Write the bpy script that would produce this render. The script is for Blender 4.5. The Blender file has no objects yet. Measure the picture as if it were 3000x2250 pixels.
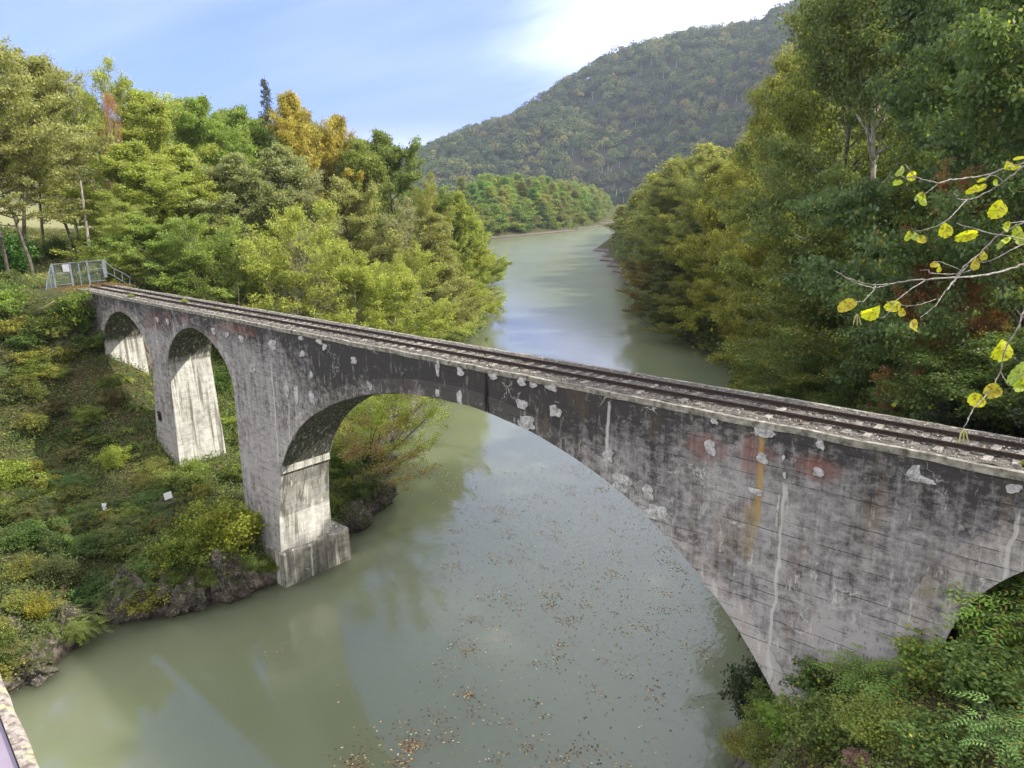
import bpy, math, random
import numpy as np
from mathutils import Matrix, Vector
PI = math.pi
scene = bpy.context.scene
C = scene.collection
# ------------------------------------------------------------ camera, sky, sun, exposure
CAM = np.array([63.98, -22.461, 7.408]); F = 2123.49
def _cam(yaw=-42.299, pitch=14.496, roll=-1.095):
    a, p, r = map(math.radians, (yaw, pitch, roll))
    fw = np.array([math.sin(a)*math.cos(p), math.cos(a)*math.cos(p), -math.sin(p)])
    rt = np.array([math.cos(a), -math.sin(a), 0.0]); up = np.cross(rt, fw)
    return fw, rt*math.cos(r)+up*math.sin(r), -rt*math.sin(r)+up*math.cos(r)
FW, RT, UP = _cam()
cd = bpy.data.cameras.new('camera'); cam = bpy.data.objects.new('camera', cd); C.objects.link(cam)
cd.sensor_width = 36; cd.lens = F/3000*36; cd.clip_start = 0.05; cd.clip_end = 20000
M = Matrix.Identity(4)
for i in range(3):
    M[i][0] = RT[i]; M[i][1] = UP[i]; M[i][2] = -FW[i]; M[i][3] = CAM[i]
cam.matrix_world = M
scene.camera = cam
SUN_AZ, SUN_EL = 52, 41          # azimuth from +Y towards +X
w = bpy.data.worlds.new('World'); scene.world = w; w.use_nodes = True
t = w.node_tree; bg = t.nodes['Background']
sky = t.nodes.new('ShaderNodeTexSky'); sky.sky_type = 'NISHITA'; sky.sun_disc = False
sky.sun_elevation = math.radians(SUN_EL); sky.sun_rotation = math.radians(SUN_AZ)
sky.air_density = 1.25; sky.dust_density = 1.2; sky.ozone_density = 2.5
def nd(t, ty, **k):
    n = t.nodes.new(ty)
    for a, b in k.items(): setattr(n, a, b)
    return n
def math_(t, op, a, b=None, c=None, clamp=False):
    n = nd(t, 'ShaderNodeMath', operation=op); n.use_clamp = clamp
    for i, v in enumerate((a, b, c)):
        if v is None: continue
        if isinstance(v, (int, float)): n.inputs[i].default_value = v
        else: t.links.new(v, n.inputs[i])
    return n.outputs[0]
def maprange(t, v, a, b, c=0., d=1., smooth=False):
    n = nd(t, 'ShaderNodeMapRange'); n.clamp = True
    if smooth: n.interpolation_type = 'SMOOTHSTEP'
    t.links.new(v, n.inputs[0])
    for i, x in zip((1, 2, 3, 4), (a, b, c, d)): n.inputs[i].default_value = x
    return n.outputs[0]
def mix(t, fac, a, b, blend='MIX'):
    n = nd(t, 'ShaderNodeMix', data_type='RGBA', blend_type=blend)
    for i, v in ((0, fac), (6, a), (7, b)):
        if isinstance(v, (int, float)): n.inputs[i].default_value = v
        elif isinstance(v, (tuple, list)): n.inputs[i].default_value = (*v[:3], 1)
        else: t.links.new(v, n.inputs[i])
    return n.outputs[2]
def vmul(t, v, s, add=(0, 0, 0)):
    n = nd(t, 'ShaderNodeMapping'); t.links.new(v, n.inputs[0]); n.inputs['Scale'].default_value = s
    n.inputs['Location'].default_value = add
    return n.outputs[0]
def noise(t, v, scale, detail=4, rough=.55, dist=0., color=False):
    n = nd(t, 'ShaderNodeTexNoise'); n.inputs['Scale'].default_value = scale
    n.inputs['Detail'].default_value = detail; n.inputs['Roughness'].default_value = rough
    n.inputs['Distortion'].default_value = dist
    if v is not None: t.links.new(v, n.inputs['Vector'])
    return n.outputs[1 if color else 0]
tc = nd(t, 'ShaderNodeTexCoord'); D = tc.outputs['Generated']
sx = nd(t, 'ShaderNodeSeparateXYZ'); t.links.new(D, sx.inputs[0])
zc = math_(t, 'ADD', math_(t, 'MAXIMUM', sx.outputs[2], 0.0), .16)
cx = nd(t, 'ShaderNodeCombineXYZ')
t.links.new(math_(t, 'DIVIDE', sx.outputs[0], zc), cx.inputs[0]); t.links.new(math_(t, 'DIVIDE', sx.outputs[1], zc), cx.inputs[1])
mp = nd(t, 'ShaderNodeMapping'); t.links.new(cx.outputs[0], mp.inputs[0])
mp.inputs['Rotation'].default_value = (0, 0, math.radians(-42)); mp.inputs['Scale'].default_value = (.42, 1.25, 1); mp.inputs['Location'].default_value = (0.35, 0.1, 0)
c1 = noise(t, mp.outputs[0], .8, 6, .55, .5)
# thin high cloud gets thicker towards the sun (a bank of cirrus on that side), and a patch of clear blue opposite
dt = nd(t, 'ShaderNodeVectorMath', operation='DOT_PRODUCT'); t.links.new(D, dt.inputs[0])
dt.inputs[1].default_value = (math.sin(math.radians(5)), math.cos(math.radians(5)), .30)
bank = maprange(t, dt.outputs['Value'], .56, 1.0, -.24, .42)
hi = maprange(t, sx.outputs[2], .14, .34, -.06, .26)
cl = maprange(t, math_(t, 'ADD', math_(t, 'ADD', c1, bank), hi), .47, .90, 0, 1, True)
low = maprange(t, sx.outputs[2], .0, .11, 1, 0, True)
c2 = noise(t, D, 5.5, 4, .5)
lowc = math_(t, 'MULTIPLY', low, maprange(t, c2, .46, .62, 0, .8, True))
clm = math_(t, 'MAXIMUM', cl, lowc)
skyc = mix(t, 1, sky.outputs[0], (.50, .62, 1.50), 'MULTIPLY')
veil = maprange(t, noise(t, vmul(t, mp.outputs[0], (.6, 1.1, 1), (2, 5, 0)), .8, 4, .5), .38, .72, .0, .6, True)
skyc = mix(t, math_(t, 'MULTIPLY', veil, maprange(t, sx.outputs[2], .10, .30, .2, 1.)), skyc, (6.3, 7.0, 11.6))
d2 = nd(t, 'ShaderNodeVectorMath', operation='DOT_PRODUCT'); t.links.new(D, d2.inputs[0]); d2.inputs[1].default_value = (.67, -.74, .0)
back_fill = maprange(t, math_(t, 'ADD', math_(t, 'ADD', d2.outputs['Value'], math_(t, 'MULTIPLY', sx.outputs[2], .9)), math_(t, 'MULTIPLY', c1, .5)), .15, .75, 0, 1, True)  # unseen white cloud added behind the camera and overhead as fill light
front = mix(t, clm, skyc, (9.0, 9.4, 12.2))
t.links.new(mix(t, back_fill, front, (10.2, 10.0, 9.9)), bg.inputs[0])
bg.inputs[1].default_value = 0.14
sd = bpy.data.lights.new('sun', 'SUN'); sd.energy = 5.0; sd.angle = math.radians(.5); sd.color = (1, .93, .80)
so = bpy.data.objects.new('sun', sd); C.objects.link(so)
az, el = math.radians(SUN_AZ), math.radians(SUN_EL)
SD = Vector((math.sin(az)*math.cos(el), math.cos(az)*math.cos(el), math.sin(el)))
so.rotation_euler = SD.to_track_quat('Z', 'Y').to_euler(); so.location = (60, 60, 90)
scene.view_settings.view_transform = 'Standard'; scene.view_settings.look = 'None'
scene.view_settings.exposure = 0.55; scene.view_settings.gamma = 1
scene.cycles.max_bounces = 8; scene.cycles.transparent_max_bounces = 8
# ------------------------------------------------------------ helpers
S = 3000/2212                      # measured on the photograph at 2212 px width
def ray(x, y, src=False):
    if not src: x, y = x*S, y*S
    return FW+(x-1500)/F*RT-(y-1125)/F*UP
def at(x, y, dist, src=False):
    return CAM+ray(x, y, src)*dist
def onplane(x, y, ax, v, src=False):
    d = ray(x, y, src); return CAM+d*(v-CAM[ax])/d[ax]
def tag(o, label=None, cat=None, group=None, kind=None):
    if label: o['label'] = label
    if cat: o['category'] = cat
    if group: o['group'] = group
    if kind: o['kind'] = kind
    return o
def empty(name, loc=(0, 0, 0), rz=0):
    o = bpy.data.objects.new(name, None); C.objects.link(o); o.location = loc; o.rotation_euler = (0, 0, rz)
    o.empty_display_size = .2
    return o
def link(name, me, parent=None, loc=None):
    o = bpy.data.objects.new(name, me); C.objects.link(o)
    if parent is not None: o.parent = parent
    if loc is not None: o.location = loc
    return o
def mesh_np(name, V, Q, mat=None, rnd=None, smooth=False, midx=None):
    V = np.asarray(V, np.float32); Q = np.asarray(Q, np.int32); k = Q.shape[1]
    me = bpy.data.meshes.new(name)
    me.vertices.add(len(V)); me.vertices.foreach_set('co', V.ravel())
    me.loops.add(Q.size); me.loops.foreach_set('vertex_index', Q.ravel())
    me.polygons.add(len(Q)); me.polygons.foreach_set('loop_start', np.arange(0, Q.size, k, dtype=np.int32))
    me.polygons.foreach_set('loop_total', np.full(len(Q), k, np.int32))
    if smooth: me.polygons.foreach_set('use_smooth', np.ones(len(Q), bool))
    if mat:
        for m in (mat if isinstance(mat, list) else [mat]): me.materials.append(m)
    if midx is not None: me.polygons.foreach_set('material_index', np.asarray(midx, np.int32))
    if rnd is not None:
        a = me.attributes.new('rnd', 'FLOAT', 'FACE'); a.data.foreach_set('value', np.asarray(rnd, np.float32))
    me.update(calc_edges=True)
    return me
class MB:
    def __init__(s): s.v = []; s.f = []
    def add(s, v, f):
        n = len(s.v); s.v += [tuple(map(float, p)) for p in v]; s.f += [tuple(i+n for i in q) for q in f]
    def box(s, x0, x1, y0, y1, z0, z1):
        s.add([(x, y, z) for z in (z0, z1) for y in (y0, y1) for x in (x0, x1)],
              [(0, 2, 3, 1), (4, 5, 7, 6), (0, 1, 5, 4), (2, 6, 7, 3), (0, 4, 6, 2), (1, 3, 7, 5)])
    def bar(s, p, q, w, h=None):
        p, q = Vector(p), Vector(q); h = h or w; d = (q-p).normalized()
        u = d.cross(Vector((0, 0, 1)));
        if u.length < .05: u = Vector((1, 0, 0))
        u.normalize(); v = u.cross(d)
        c = [p+u*a*w/2+v*b*h/2 for a, b in ((-1, -1), (1, -1), (1, 1), (-1, 1))]+[q+u*a*w/2+v*b*h/2 for a, b in ((-1, -1), (1, -1), (1, 1), (-1, 1))]
        s.add(c, [(0, 3, 2, 1), (4, 5, 6, 7), (0, 1, 5, 4), (1, 2, 6, 5), (2, 3, 7, 6), (3, 0, 4, 7)])
    def tube(s, pts, rads, n=6):
        V, Q = tube(pts, rads, n); s.add(V, Q.tolist())
    def build(s, name, mat, parent=None, smooth=False):
        me = bpy.data.meshes.new(name); me.from_pydata(s.v, [], s.f)
        for m in (mat if isinstance(mat, list) else [mat]):
            if m: me.materials.append(m)
        if smooth:
            for p in me.polygons: p.use_smooth = True
        me.update()
        return link(name, me, parent)
def tube(pts, rads, n=6):
    P = np.asarray(pts, float); m = len(P); R = np.broadcast_to(np.asarray(rads, float), (m,))
    T = np.gradient(P, axis=0); T /= np.linalg.norm(T, axis=1, keepdims=True)+1e-9
    ref = np.array([0, 0, 1.]) if abs(T[:, 2]).mean() < .8 else np.array([1., 0, 0])
    U = np.cross(T, ref); U /= np.linalg.norm(U, axis=1, keepdims=True)+1e-9; W = np.cross(T, U)
    a = np.linspace(0, 2*PI, n, endpoint=False)
    V = P[:, None]+R[:, None, None]*(np.cos(a)[None, :, None]*U[:, None]+np.sin(a)[None, :, None]*W[:, None])
    i = np.arange(m-1)[:, None]*n; j = np.arange(n)[None]; k = (j+1) % n
    Q = np.stack([i+j, i+k, i+n+k, i+n+j], -1).reshape(-1, 4)
    return V.reshape(-1, 3), Q
def merge(parts):
    Vs, Qs, n = [], [], 0
    for V, Q in parts: Vs.append(V); Qs.append(Q+n); n += len(V)
    return np.concatenate(Vs), np.concatenate(Qs)
_G = np.random.default_rng(7).random((256, 256))
def vn(x, y, s=1., seed=0):
    x = np.asarray(x, float)/s+seed*17.3; y = np.asarray(y, float)/s+seed*9.1
    xi = np.floor(x).astype(int); yi = np.floor(y).astype(int); fx = x-xi; fy = y-yi
    fx = fx*fx*(3-2*fx); fy = fy*fy*(3-2*fy)
    g = lambda a, b: _G[a % 256, b % 256]
    return (g(xi, yi)*(1-fx)+g(xi+1, yi)*fx)*(1-fy)+(g(xi, yi+1)*(1-fx)+g(xi+1, yi+1)*fx)*fy
def fbm(x, y, s, o=4, seed=0):
    r = 0; a = .5
    for i in range(o): r = r+a*(vn(x, y, s/2**i, seed+i)-.5)*2; a *= .5
    return r
def leafcards(c, nrm, L, W, rng, fold=.12):
    n = len(c); nrm = nrm/(np.linalg.norm(nrm, axis=1, keepdims=True)+1e-9)
    r = rng.normal(size=(n, 3)); tq = np.cross(nrm, r); tq /= np.linalg.norm(tq, axis=1, keepdims=True)+1e-9
    b = np.cross(nrm, tq); L = np.broadcast_to(L, (n,))[:, None]; W = np.broadcast_to(W, (n,))[:, None]
    V = np.stack([c-tq*L/2, c+b*W/2-tq*L*.08+nrm*fold*W, c+tq*L/2, c-b*W/2-tq*L*.08+nrm*fold*W], 1).reshape(-1, 3)
    return V, np.arange(4*n).reshape(-1, 4)
# ------------------------------------------------------------ materials
def newmat(name, rough=.8, spec=.3):
    m = bpy.data.materials.new(name); m.use_nodes = True; tt = m.node_tree
    p = tt.nodes['Principled BSDF']; p.inputs['Roughness'].default_value = rough
    p.inputs['Specular IOR Level'].default_value = spec
    return m, tt, p
def bump(t, h, p, strength=.5, dist=.02):
    b = nd(t, 'ShaderNodeBump'); b.inputs['Strength'].default_value = strength; b.inputs['Distance'].default_value = dist
    t.links.new(h, b.inputs['Height']); t.links.new(b.outputs[0], p.inputs['Normal'])
def leaf_mat(name, trans=.42, bright=1.0):
    m, t, p = newmat(name, .55, .25)
    at_ = nd(t, 'ShaderNodeAttribute', attribute_name='rnd'); r = at_.outputs['Fac']
    oi = nd(t, 'ShaderNodeObjectInfo'); tc = nd(t, 'ShaderNodeTexCoord'); gp = nd(t, 'ShaderNodeNewGeometry')
    cl = noise(t, gp.outputs['Position'], .42, 3, .6)
    br = math_(t, 'MULTIPLY', maprange(t, r, 0, 1, .75, 1.75), maprange(t, cl, .3, .7, .72, 1.28))
    v = nd(t, 'ShaderNodeVectorMath', operation='SCALE'); t.links.new(mix(t, 1, oi.outputs['Color'], (1.18, 1.10, 1.15), 'MULTIPLY'), v.inputs[0]); t.links.new(br, v.inputs['Scale'])
    r2 = math_(t, 'FRACT', math_(t, 'MULTIPLY', r, 17.31)); r3 = math_(t, 'FRACT', math_(t, 'MULTIPLY', r, 71.7))
    c4 = noise(t, gp.outputs['Position'], .8, 2, .5)
    thr = math_(t, 'MULTIPLY', oi.outputs['Alpha'], maprange(t, c4, .38, .62, .1, 1.2))
    au = math_(t, 'LESS_THAN', r2, thr)
    ramp = nd(t, 'ShaderNodeValToRGB'); t.links.new(r3, ramp.inputs[0])
    e = ramp.color_ramp.elements; e[0].position = 0; e[0].color = (.36, .37, .05, 1); e[1].position = 1; e[1].color = (.24, .13, .06, 1)
    x = e.new(.5); x.color = (.34, .32, .06, 1); x = e.new(.88); x.color = (.30, .22, .06, 1)
    col = mix(t, au, v.outputs[0], ramp.outputs[0])
    t.links.new(col, p.inputs['Base Color'])
    tr = nd(t, 'ShaderNodeBsdfTranslucent'); t.links.new(mix(t, 1, col, (1.5*bright, 1.55*bright, .75*bright), 'MULTIPLY'), tr.inputs[0])
    ms = nd(t, 'ShaderNodeMixShader'); ms.inputs[0].default_value = trans
    t.links.new(p.outputs[0], ms.inputs[1]); t.links.new(tr.outputs[0], ms.inputs[2])
    t.links.new(ms.outputs[0], t.nodes['Material Output'].inputs[0])
    return m
M_LEAF = leaf_mat('leaf')
def bark_mat(name, a, b, scale=6):
    m, t, p = newmat(name, .9, .1)
    tc = nd(t, 'ShaderNodeTexCoord'); v = vmul(t, tc.outputs['Object'], (1, 1, .35))
    n = noise(t, v, scale, 5, .65); t.links.new(mix(t, maprange(t, n, .35, .65), a, b), p.inputs['Base Color'])
    bump(t, n, p, .6, .03)
    return m
M_BARK = bark_mat('bark', (.05, .042, .035), (.17, .15, .13))
M_PALE = bark_mat('pale_bark', (.16, .14, .12), (.46, .43, .39), 5)
def concrete(name, dark, light, mid=.5, kind='wall'):
    m, t, p = newmat(name, .88, .2)
    tc = nd(t, 'ShaderNodeTexCoord'); O = tc.outputs['Object']
    s = nd(t, 'ShaderNodeSeparateXYZ'); t.links.new(O, s.inputs[0]); X, Y, Z = s.outputs
    big = noise(t, O, .30, 5, .62, .3)
    st = noise(t, vmul(t, O, (2.6, 2.6, .16)), 1.0, 5, .68)
    st2 = noise(t, vmul(t, O, (7., 7., .35), (3, 1, 2)), 1.0, 3, .6)
    fine = noise(t, O, 11, 5, .7); mott = noise(t, vmul(t, O, (1, 1, 1.6)), 2.1, 6, .72)
    f = math_(t, 'ADD', math_(t, 'MULTIPLY', big, .75), math_(t, 'MULTIPLY', st, .65))
    f = math_(t, 'ADD', f, math_(t, 'MULTIPLY', mott, 1.0)); f = math_(t, 'SUBTRACT', f, .125); f = math_(t, 'ADD', f, math_(t, 'MULTIPLY', fine, .28))
    f = math_(t, 'ADD', f, math_(t, 'MULTIPLY', st2, .22))
    if kind == 'wall':
        # soot and lichen along the upper edge and over the crown of the main span, paler low down
        top = maprange(t, math_(t, 'ADD', Z, math_(t, 'MULTIPLY', st, 2.2)), -1.6, 1.1, 0, -.30)
        crown = maprange(t, math_(t, 'ABSOLUTE', math_(t, 'SUBTRACT', X, 38)), 7, 15, -.20, .03, True)
        f = math_(t, 'ADD', f, math_(t, 'ADD', top, crown))
        f = math_(t, 'ADD', f, maprange(t, Z, -9, -3, .12, 0))
        lo = 1.10; hi_ = 1.50
    else:
        lo = .95; hi_ = 1.62
    fac = maprange(t, f, lo+(.5-mid)*.4, hi_+(.5-mid)*.4, 0, 1)
    col = mix(t, fac, dark, light)
    pit = maprange(t, noise(t, O, 5.5, 4, .7), .60, .66, 0, .55 if kind == 'wall' else .25)
    col = mix(t, pit, col, (.035, .032, .03))
    warm = noise(t, vmul(t, O, (1.2, 1.2, .3), (9, 4, 1)), .9, 4, .6)
    col = mix(t, maprange(t, warm, .58, .74, 0, .35), col, (.19, .13, .075), 'MIX')
    # board marks
    bz = math_(t, 'ADD', math_(t, 'DIVIDE', Z, .46), math_(t, 'MULTIPLY', noise(t, O, .9, 3, .6), .14))
    ln = math_(t, 'LESS_THAN', math_(t, 'FRACT', bz), .055)
    ln = math_(t, 'MULTIPLY', ln, maprange(t, noise(t, vmul(t, O, (.5, .5, 3), (5, 0, 0)), 1.1, 3, .6), .46, .58))
    col = mix(t, math_(t, 'MULTIPLY', ln, .85 if kind == 'wall' else .3), col, (.03, .028, .027))
    # white lime cracks
    dn = noise(t, O, 1.5, 3, .6, color=True)
    va = nd(t, 'ShaderNodeVectorMath', operation='MULTIPLY_ADD'); t.links.new(dn, va.inputs[0]); va.inputs[1].default_value = (1.3, 1.3, 1.3); t.links.new(O, va.inputs[2])
    for sc_, wd, lo2, stg in ((.7, .009, .54, .7), (1.7, .013, .57, .5)):
        vo = nd(t, 'ShaderNodeTexVoronoi', feature='DISTANCE_TO_EDGE'); vo.inputs['Scale'].default_value = sc_
        t.links.new(vmul(t, va.outputs[0], (1, .6, .5), (sc_*3, 0, 0)), vo.inputs['Vector'])
        ck = math_(t, 'MULTIPLY', maprange(t, vo.outputs['Distance'], wd*.4, wd, 1, 0), maprange(t, noise(t, O, .55, 3, .6), lo2, lo2+.08, 0, stg))
        col = mix(t, ck, col, (.52, .51, .50))
    h = math_(t, 'SUBTRACT', math_(t, 'ADD', math_(t, 'MULTIPLY', fine, .5), mott), math_(t, 'MULTIPLY', ln, .7))
    if kind == 'wall':
        # iron stain haloes, the ochre run, the black drain run: (x, z, rx, rz)
        def spot(x, z, rx, rz, power=1.):
            a = math_(t, 'DIVIDE', math_(t, 'SUBTRACT', X, x), rx); b = math_(t, 'DIVIDE', math_(t, 'SUBTRACT', Z, z), rz)
            q = math_(t, 'ADD', math_(t, 'MULTIPLY', a, a), math_(t, 'MULTIPLY', b, b))
            q = math_(t, 'ADD', q, math_(t, 'MULTIPLY', math_(t, 'SUBTRACT', st2, .5), 2.6))
            return math_(t, 'MULTIPLY', maprange(t, q, .0, 1.3, power, 0), maprange(t, mott, .4, .6, .25, 1))
        acc = None
        for q in ((52.75, -1.3, .75, .55, .75), (54.45, -1.25, .5, .8, .85), (56.6, -1.15, .8, .45, .8), (54.9, -1.0, .4, .3, .7), (8.9, -1.0, .6, .7, .8), (6.9, -1.3, 1.1, .8, .55), (19.5, -.6, 2.8, .35, .6), (16.1, -1.3, .5, .8, .6), (5.4, -1.6, .9, .6, .5), (12, -.6, 1.2, .4, .35)):
            a = spot(*q); acc = a if acc is None else math_(t, 'MAXIMUM', acc, a)
        col = mix(t, acc, col, (.20, .062, .042))
        wob = math_(t, 'ADD', X, math_(t, 'MULTIPLY', math_(t, 'SUBTRACT', noise(t, vmul(t, O, (1, 1, .6)), 1.3, 2), .5), .5))
        def run(x, wd, z0, z1, stg):
            a = maprange(t, math_(t, 'ABSOLUTE', math_(t, 'SUBTRACT', wob, x)), wd*.5, wd, stg, 0)
            b = math_(t, 'MULTIPLY', maprange(t, Z, z0-.5, z0+.5), maprange(t, Z, z1-.15, z1+.15, 1, 0))
            return math_(t, 'MULTIPLY', math_(t, 'MULTIPLY', a, b), maprange(t, st2, .3, .6, .35, 1))
        col = mix(t, run(54.75, .14, -3.6, -.35, .85), col, (.36, .22, .055))
        col = mix(t, run(54.55, .30, -4.9, -3.0, .6), col, (.28, .19, .06))
        col = mix(t, run(42.0, .17, -3.0, 0, .97), col, (.006, .006, .006))
        col = mix(t, run(36.2, .10, -3.0, 0, .6), col, (.02, .02, .02))
        for x, z0, z1 in ((55.62, -9.5, -1.9), (23.3, -8.5, -2.2), (24.9, -7, -3), (48.55, -3, -.4), (6.6, -3.5, -1), (61.9, -3.5, -1.1), (9.9, -3, -.9)):
            col = mix(t, run(x, .085, z0, z1, .8), col, (.52, .50, .48))
        # ragged tide of pale lime on the lower haunches
        li = maprange(t, noise(t, vmul(t, O, (3.4, 1, .8), (2, 0, 7)), .9, 5, .75), .57, .66, 0, .75)
        li = math_(t, 'MULTIPLY', li, maprange(t, Z, -5.0, -1.0, 1, .35))
        col = mix(t, li, col, (.50, .48, .47))
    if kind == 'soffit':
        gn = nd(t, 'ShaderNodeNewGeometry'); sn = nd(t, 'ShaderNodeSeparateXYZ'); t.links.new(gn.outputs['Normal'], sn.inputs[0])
        facedown = math_(t, 'MULTIPLY', maprange(t, sn.outputs[2], -.05, -.35), maprange(t, st2, .25, .6, .55, 1.))  # faces that look down are tinted dark olive
        col = mix(t, facedown, col, (.055, .055, .042))
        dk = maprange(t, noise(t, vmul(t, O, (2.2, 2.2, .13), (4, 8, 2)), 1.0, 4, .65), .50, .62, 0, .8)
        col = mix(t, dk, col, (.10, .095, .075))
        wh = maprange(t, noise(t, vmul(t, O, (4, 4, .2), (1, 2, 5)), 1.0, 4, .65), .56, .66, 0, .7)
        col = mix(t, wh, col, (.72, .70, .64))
    t.links.new(col, p.inputs['Base Color'])
    bump(t, h, p, .8, .02)
    return m
M_WALL = concrete('weathered_concrete', (.046, .043, .044), (.325, .310, .316), .5)
M_RING = concrete('ring_concrete', (.070, .064, .061), (.37, .348, .345), .56)
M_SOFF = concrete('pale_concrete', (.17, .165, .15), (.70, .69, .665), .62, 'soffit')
M_FOOT = concrete('footing_concrete', (.06, .058, .05), (.30, .29, .26), .5, 'soffit')
M_COPE = concrete('coping_concrete', (.12, .105, .095), (.60, .54, .46), .6, 'soffit')
def simple(name, a, b, scale=4, rough=.8, bs=.4, bd=.01, spec=.3, metal=0, detail=5):
    m, t, p = newmat(name, rough, spec); tc = nd(t, 'ShaderNodeTexCoord')
    n = noise(t, tc.outputs['Object'], scale, detail, .65); t.links.new(mix(t, maprange(t, n, .35, .65), a, b), p.inputs['Base Color'])
    p.inputs['Metallic'].default_value = metal
    bump(t, n, p, bs, bd); return m
M_EDGE = simple('edge_concrete', (.075, .07, .055), (.34, .32, .28), 3.5, .95, .8, .02)
def _patch():
    m, t, p = newmat('mortar_patch', .95, .1); tc = nd(t, 'ShaderNodeTexCoord'); O = tc.outputs['Object']
    a = noise(t, O, 7, 6, .75); b = noise(t, O, 3.2, 5, .8)
    col = mix(t, maprange(t, a, .38, .62), (.27, .262, .27), (.56, .55, .56)); col = mix(t, maprange(t, b, .52, .60, 0, .75), col, (.15, .143, .145))
    t.links.new(col, p.inputs['Base Color']); bump(t, math_(t, 'ADD', a, b), p, 1, .04); return m
M_PATCH = _patch()
M_RAIL = simple('rusted_rail', (.012, .009, .008), (.05, .032, .024), 12, .65)
M_SLEEP = simple('weathered_sleeper', (.17, .16, .14), (.44, .42, .38), 5)
M_GALV = simple('galvanised_steel', (.13, .155, .19), (.23, .265, .31), 3, .45, .1, .002, .5, .3)
M_SIGN = simple('painted_metal_sheet', (.28, .28, .32), (.36, .36, .40), 3)
def _slp():
    m, t, p = newmat('weathered_sleeper', .9, .1); tc = nd(t, 'ShaderNodeTexCoord'); oi = nd(t, 'ShaderNodeObjectInfo')
    n = noise(t, tc.outputs['Object'], 6, 5, .7); a = mix(t, maprange(t, n, .35, .65), (.10, .09, .08), (.33, .31, .28))
    v = nd(t, 'ShaderNodeVectorMath', operation='SCALE'); t.links.new(a, v.inputs[0]); t.links.new(maprange(t, oi.outputs['Random'], 0, 1, .5, 1.25), v.inputs['Scale'])
    t.links.new(v.outputs[0], p.inputs['Base Color']); bump(t, n, p, .6, .02); return m
M_SLEEP = _slp()
M_STONE = simple('ballast_stone', (.10, .095, .09), (.46, .43, .40), 30)
M_LILAC = simple('lilac_metal_sheet', (.20, .165, .21), (.25, .21, .26), 2, .35, .05, .001, .5)
M_WHITE = simple('white_sheet', (.70, .70, .72), (.82, .82, .84), 8)
M_WOODP = simple('pale_log', (.30, .22, .13), (.50, .38, .24), 10)
def rock_mat():
    m, t, p = newmat('rock', .9, .2); g = nd(t, 'ShaderNodeNewGeometry'); O = g.outputs['Position']
    a = noise(t, O, 1.1, 6, .7, .5); b = noise(t, O, 7, 5, .75)
    col = mix(t, maprange(t, a, .36, .64), (.04, .033, .028), (.20, .175, .15))
    col = mix(t, maprange(t, b, .52, .64, 0, .8), col, (.48, .44, .39))
    s = nd(t, 'ShaderNodeSeparateXYZ'); t.links.new(O, s.inputs[0])
    nz = nd(t, 'ShaderNodeSeparateXYZ'); t.links.new(g.outputs['Normal'], nz.inputs[0])
    moss = math_(t, 'MULTIPLY', maprange(t, nz.outputs[2], .35, .75), maprange(t, noise(t, O, 1.7, 4, .6), .42, .56))
    col = mix(t, moss, col, (.075, .09, .02))
    wet = maprange(t, math_(t, 'ADD', s.outputs[2], math_(t, 'MULTIPLY', a, .5)), -17.6, -17.1, .75, 0)
    col = mix(t, wet, col, (.022, .017, .014))
    t.links.new(col, p.inputs['Base Color']); bump(t, math_(t, 'ADD', a, math_(t, 'MULTIPLY', b, .9)), p, 1., .35)
    return m
M_ROCK = rock_mat()
def ground_mat():
    m, t, p = newmat('forest_floor', .95, .1); g = nd(t, 'ShaderNodeNewGeometry'); O = g.outputs['Position']
    a = noise(t, O, .35, 5, .6); b = noise(t, O, 3.2, 5, .7); c = noise(t, O, 14, 4, .7)
    col = mix(t, maprange(t, a, .38, .62), (.06, .052, .028), (.052, .075, .022))
    col = mix(t, maprange(t, b, .52, .66, 0, .8), col, (.17, .125, .075))
    col = mix(t, maprange(t, c, .56, .68, 0, .6), col, (.10, .12, .04))
    s = nd(t, 'ShaderNodeSeparateXYZ'); t.links.new(O, s.inputs[0])
    nz = nd(t, 'ShaderNodeSeparateXYZ'); t.links.new(g.outputs['Normal'], nz.inputs[0])
    # dry clearing above the left end of the bridge
    gx = math_(t, 'MULTIPLY', maprange(t, s.outputs[0], -24, -16, 1, 0), maprange(t, s.outputs[1], 25, 40, 1, 0)); gz = maprange(t, s.outputs[2], -1, 1)
    gr = mix(t, b, (.17, .19, .08), (.27, .24, .13))
    col = mix(t, math_(t, 'MULTIPLY', gx, gz), col, gr)
    st = maprange(t, math_(t, 'ADD', nz.outputs[2], math_(t, 'MULTIPLY', b, .2)), .60, .74, 1, 0)
    lowz = maprange(t, math_(t, 'ADD', s.outputs[2], math_(t, 'MULTIPLY', a, 1.2)), -16.3, -15.6, 1, 0)
    rk = mix(t, maprange(t, b, .36, .62), (.04, .032, .027), (.25, .215, .19))
    rk = mix(t, maprange(t, s.outputs[2], -17.55, -17.25, .8, 0), rk, (.02, .016, .013))
    col = mix(t, math_(t, 'MAXIMUM', math_(t, 'MULTIPLY', st, .8), lowz), col, rk)
    t.links.new(col, p.inputs['Base Color']); bump(t, math_(t, 'ADD', b, math_(t, 'MULTIPLY', c, .5)), p, 1., .12)
    return m
M_GROUND = ground_mat()
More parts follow.
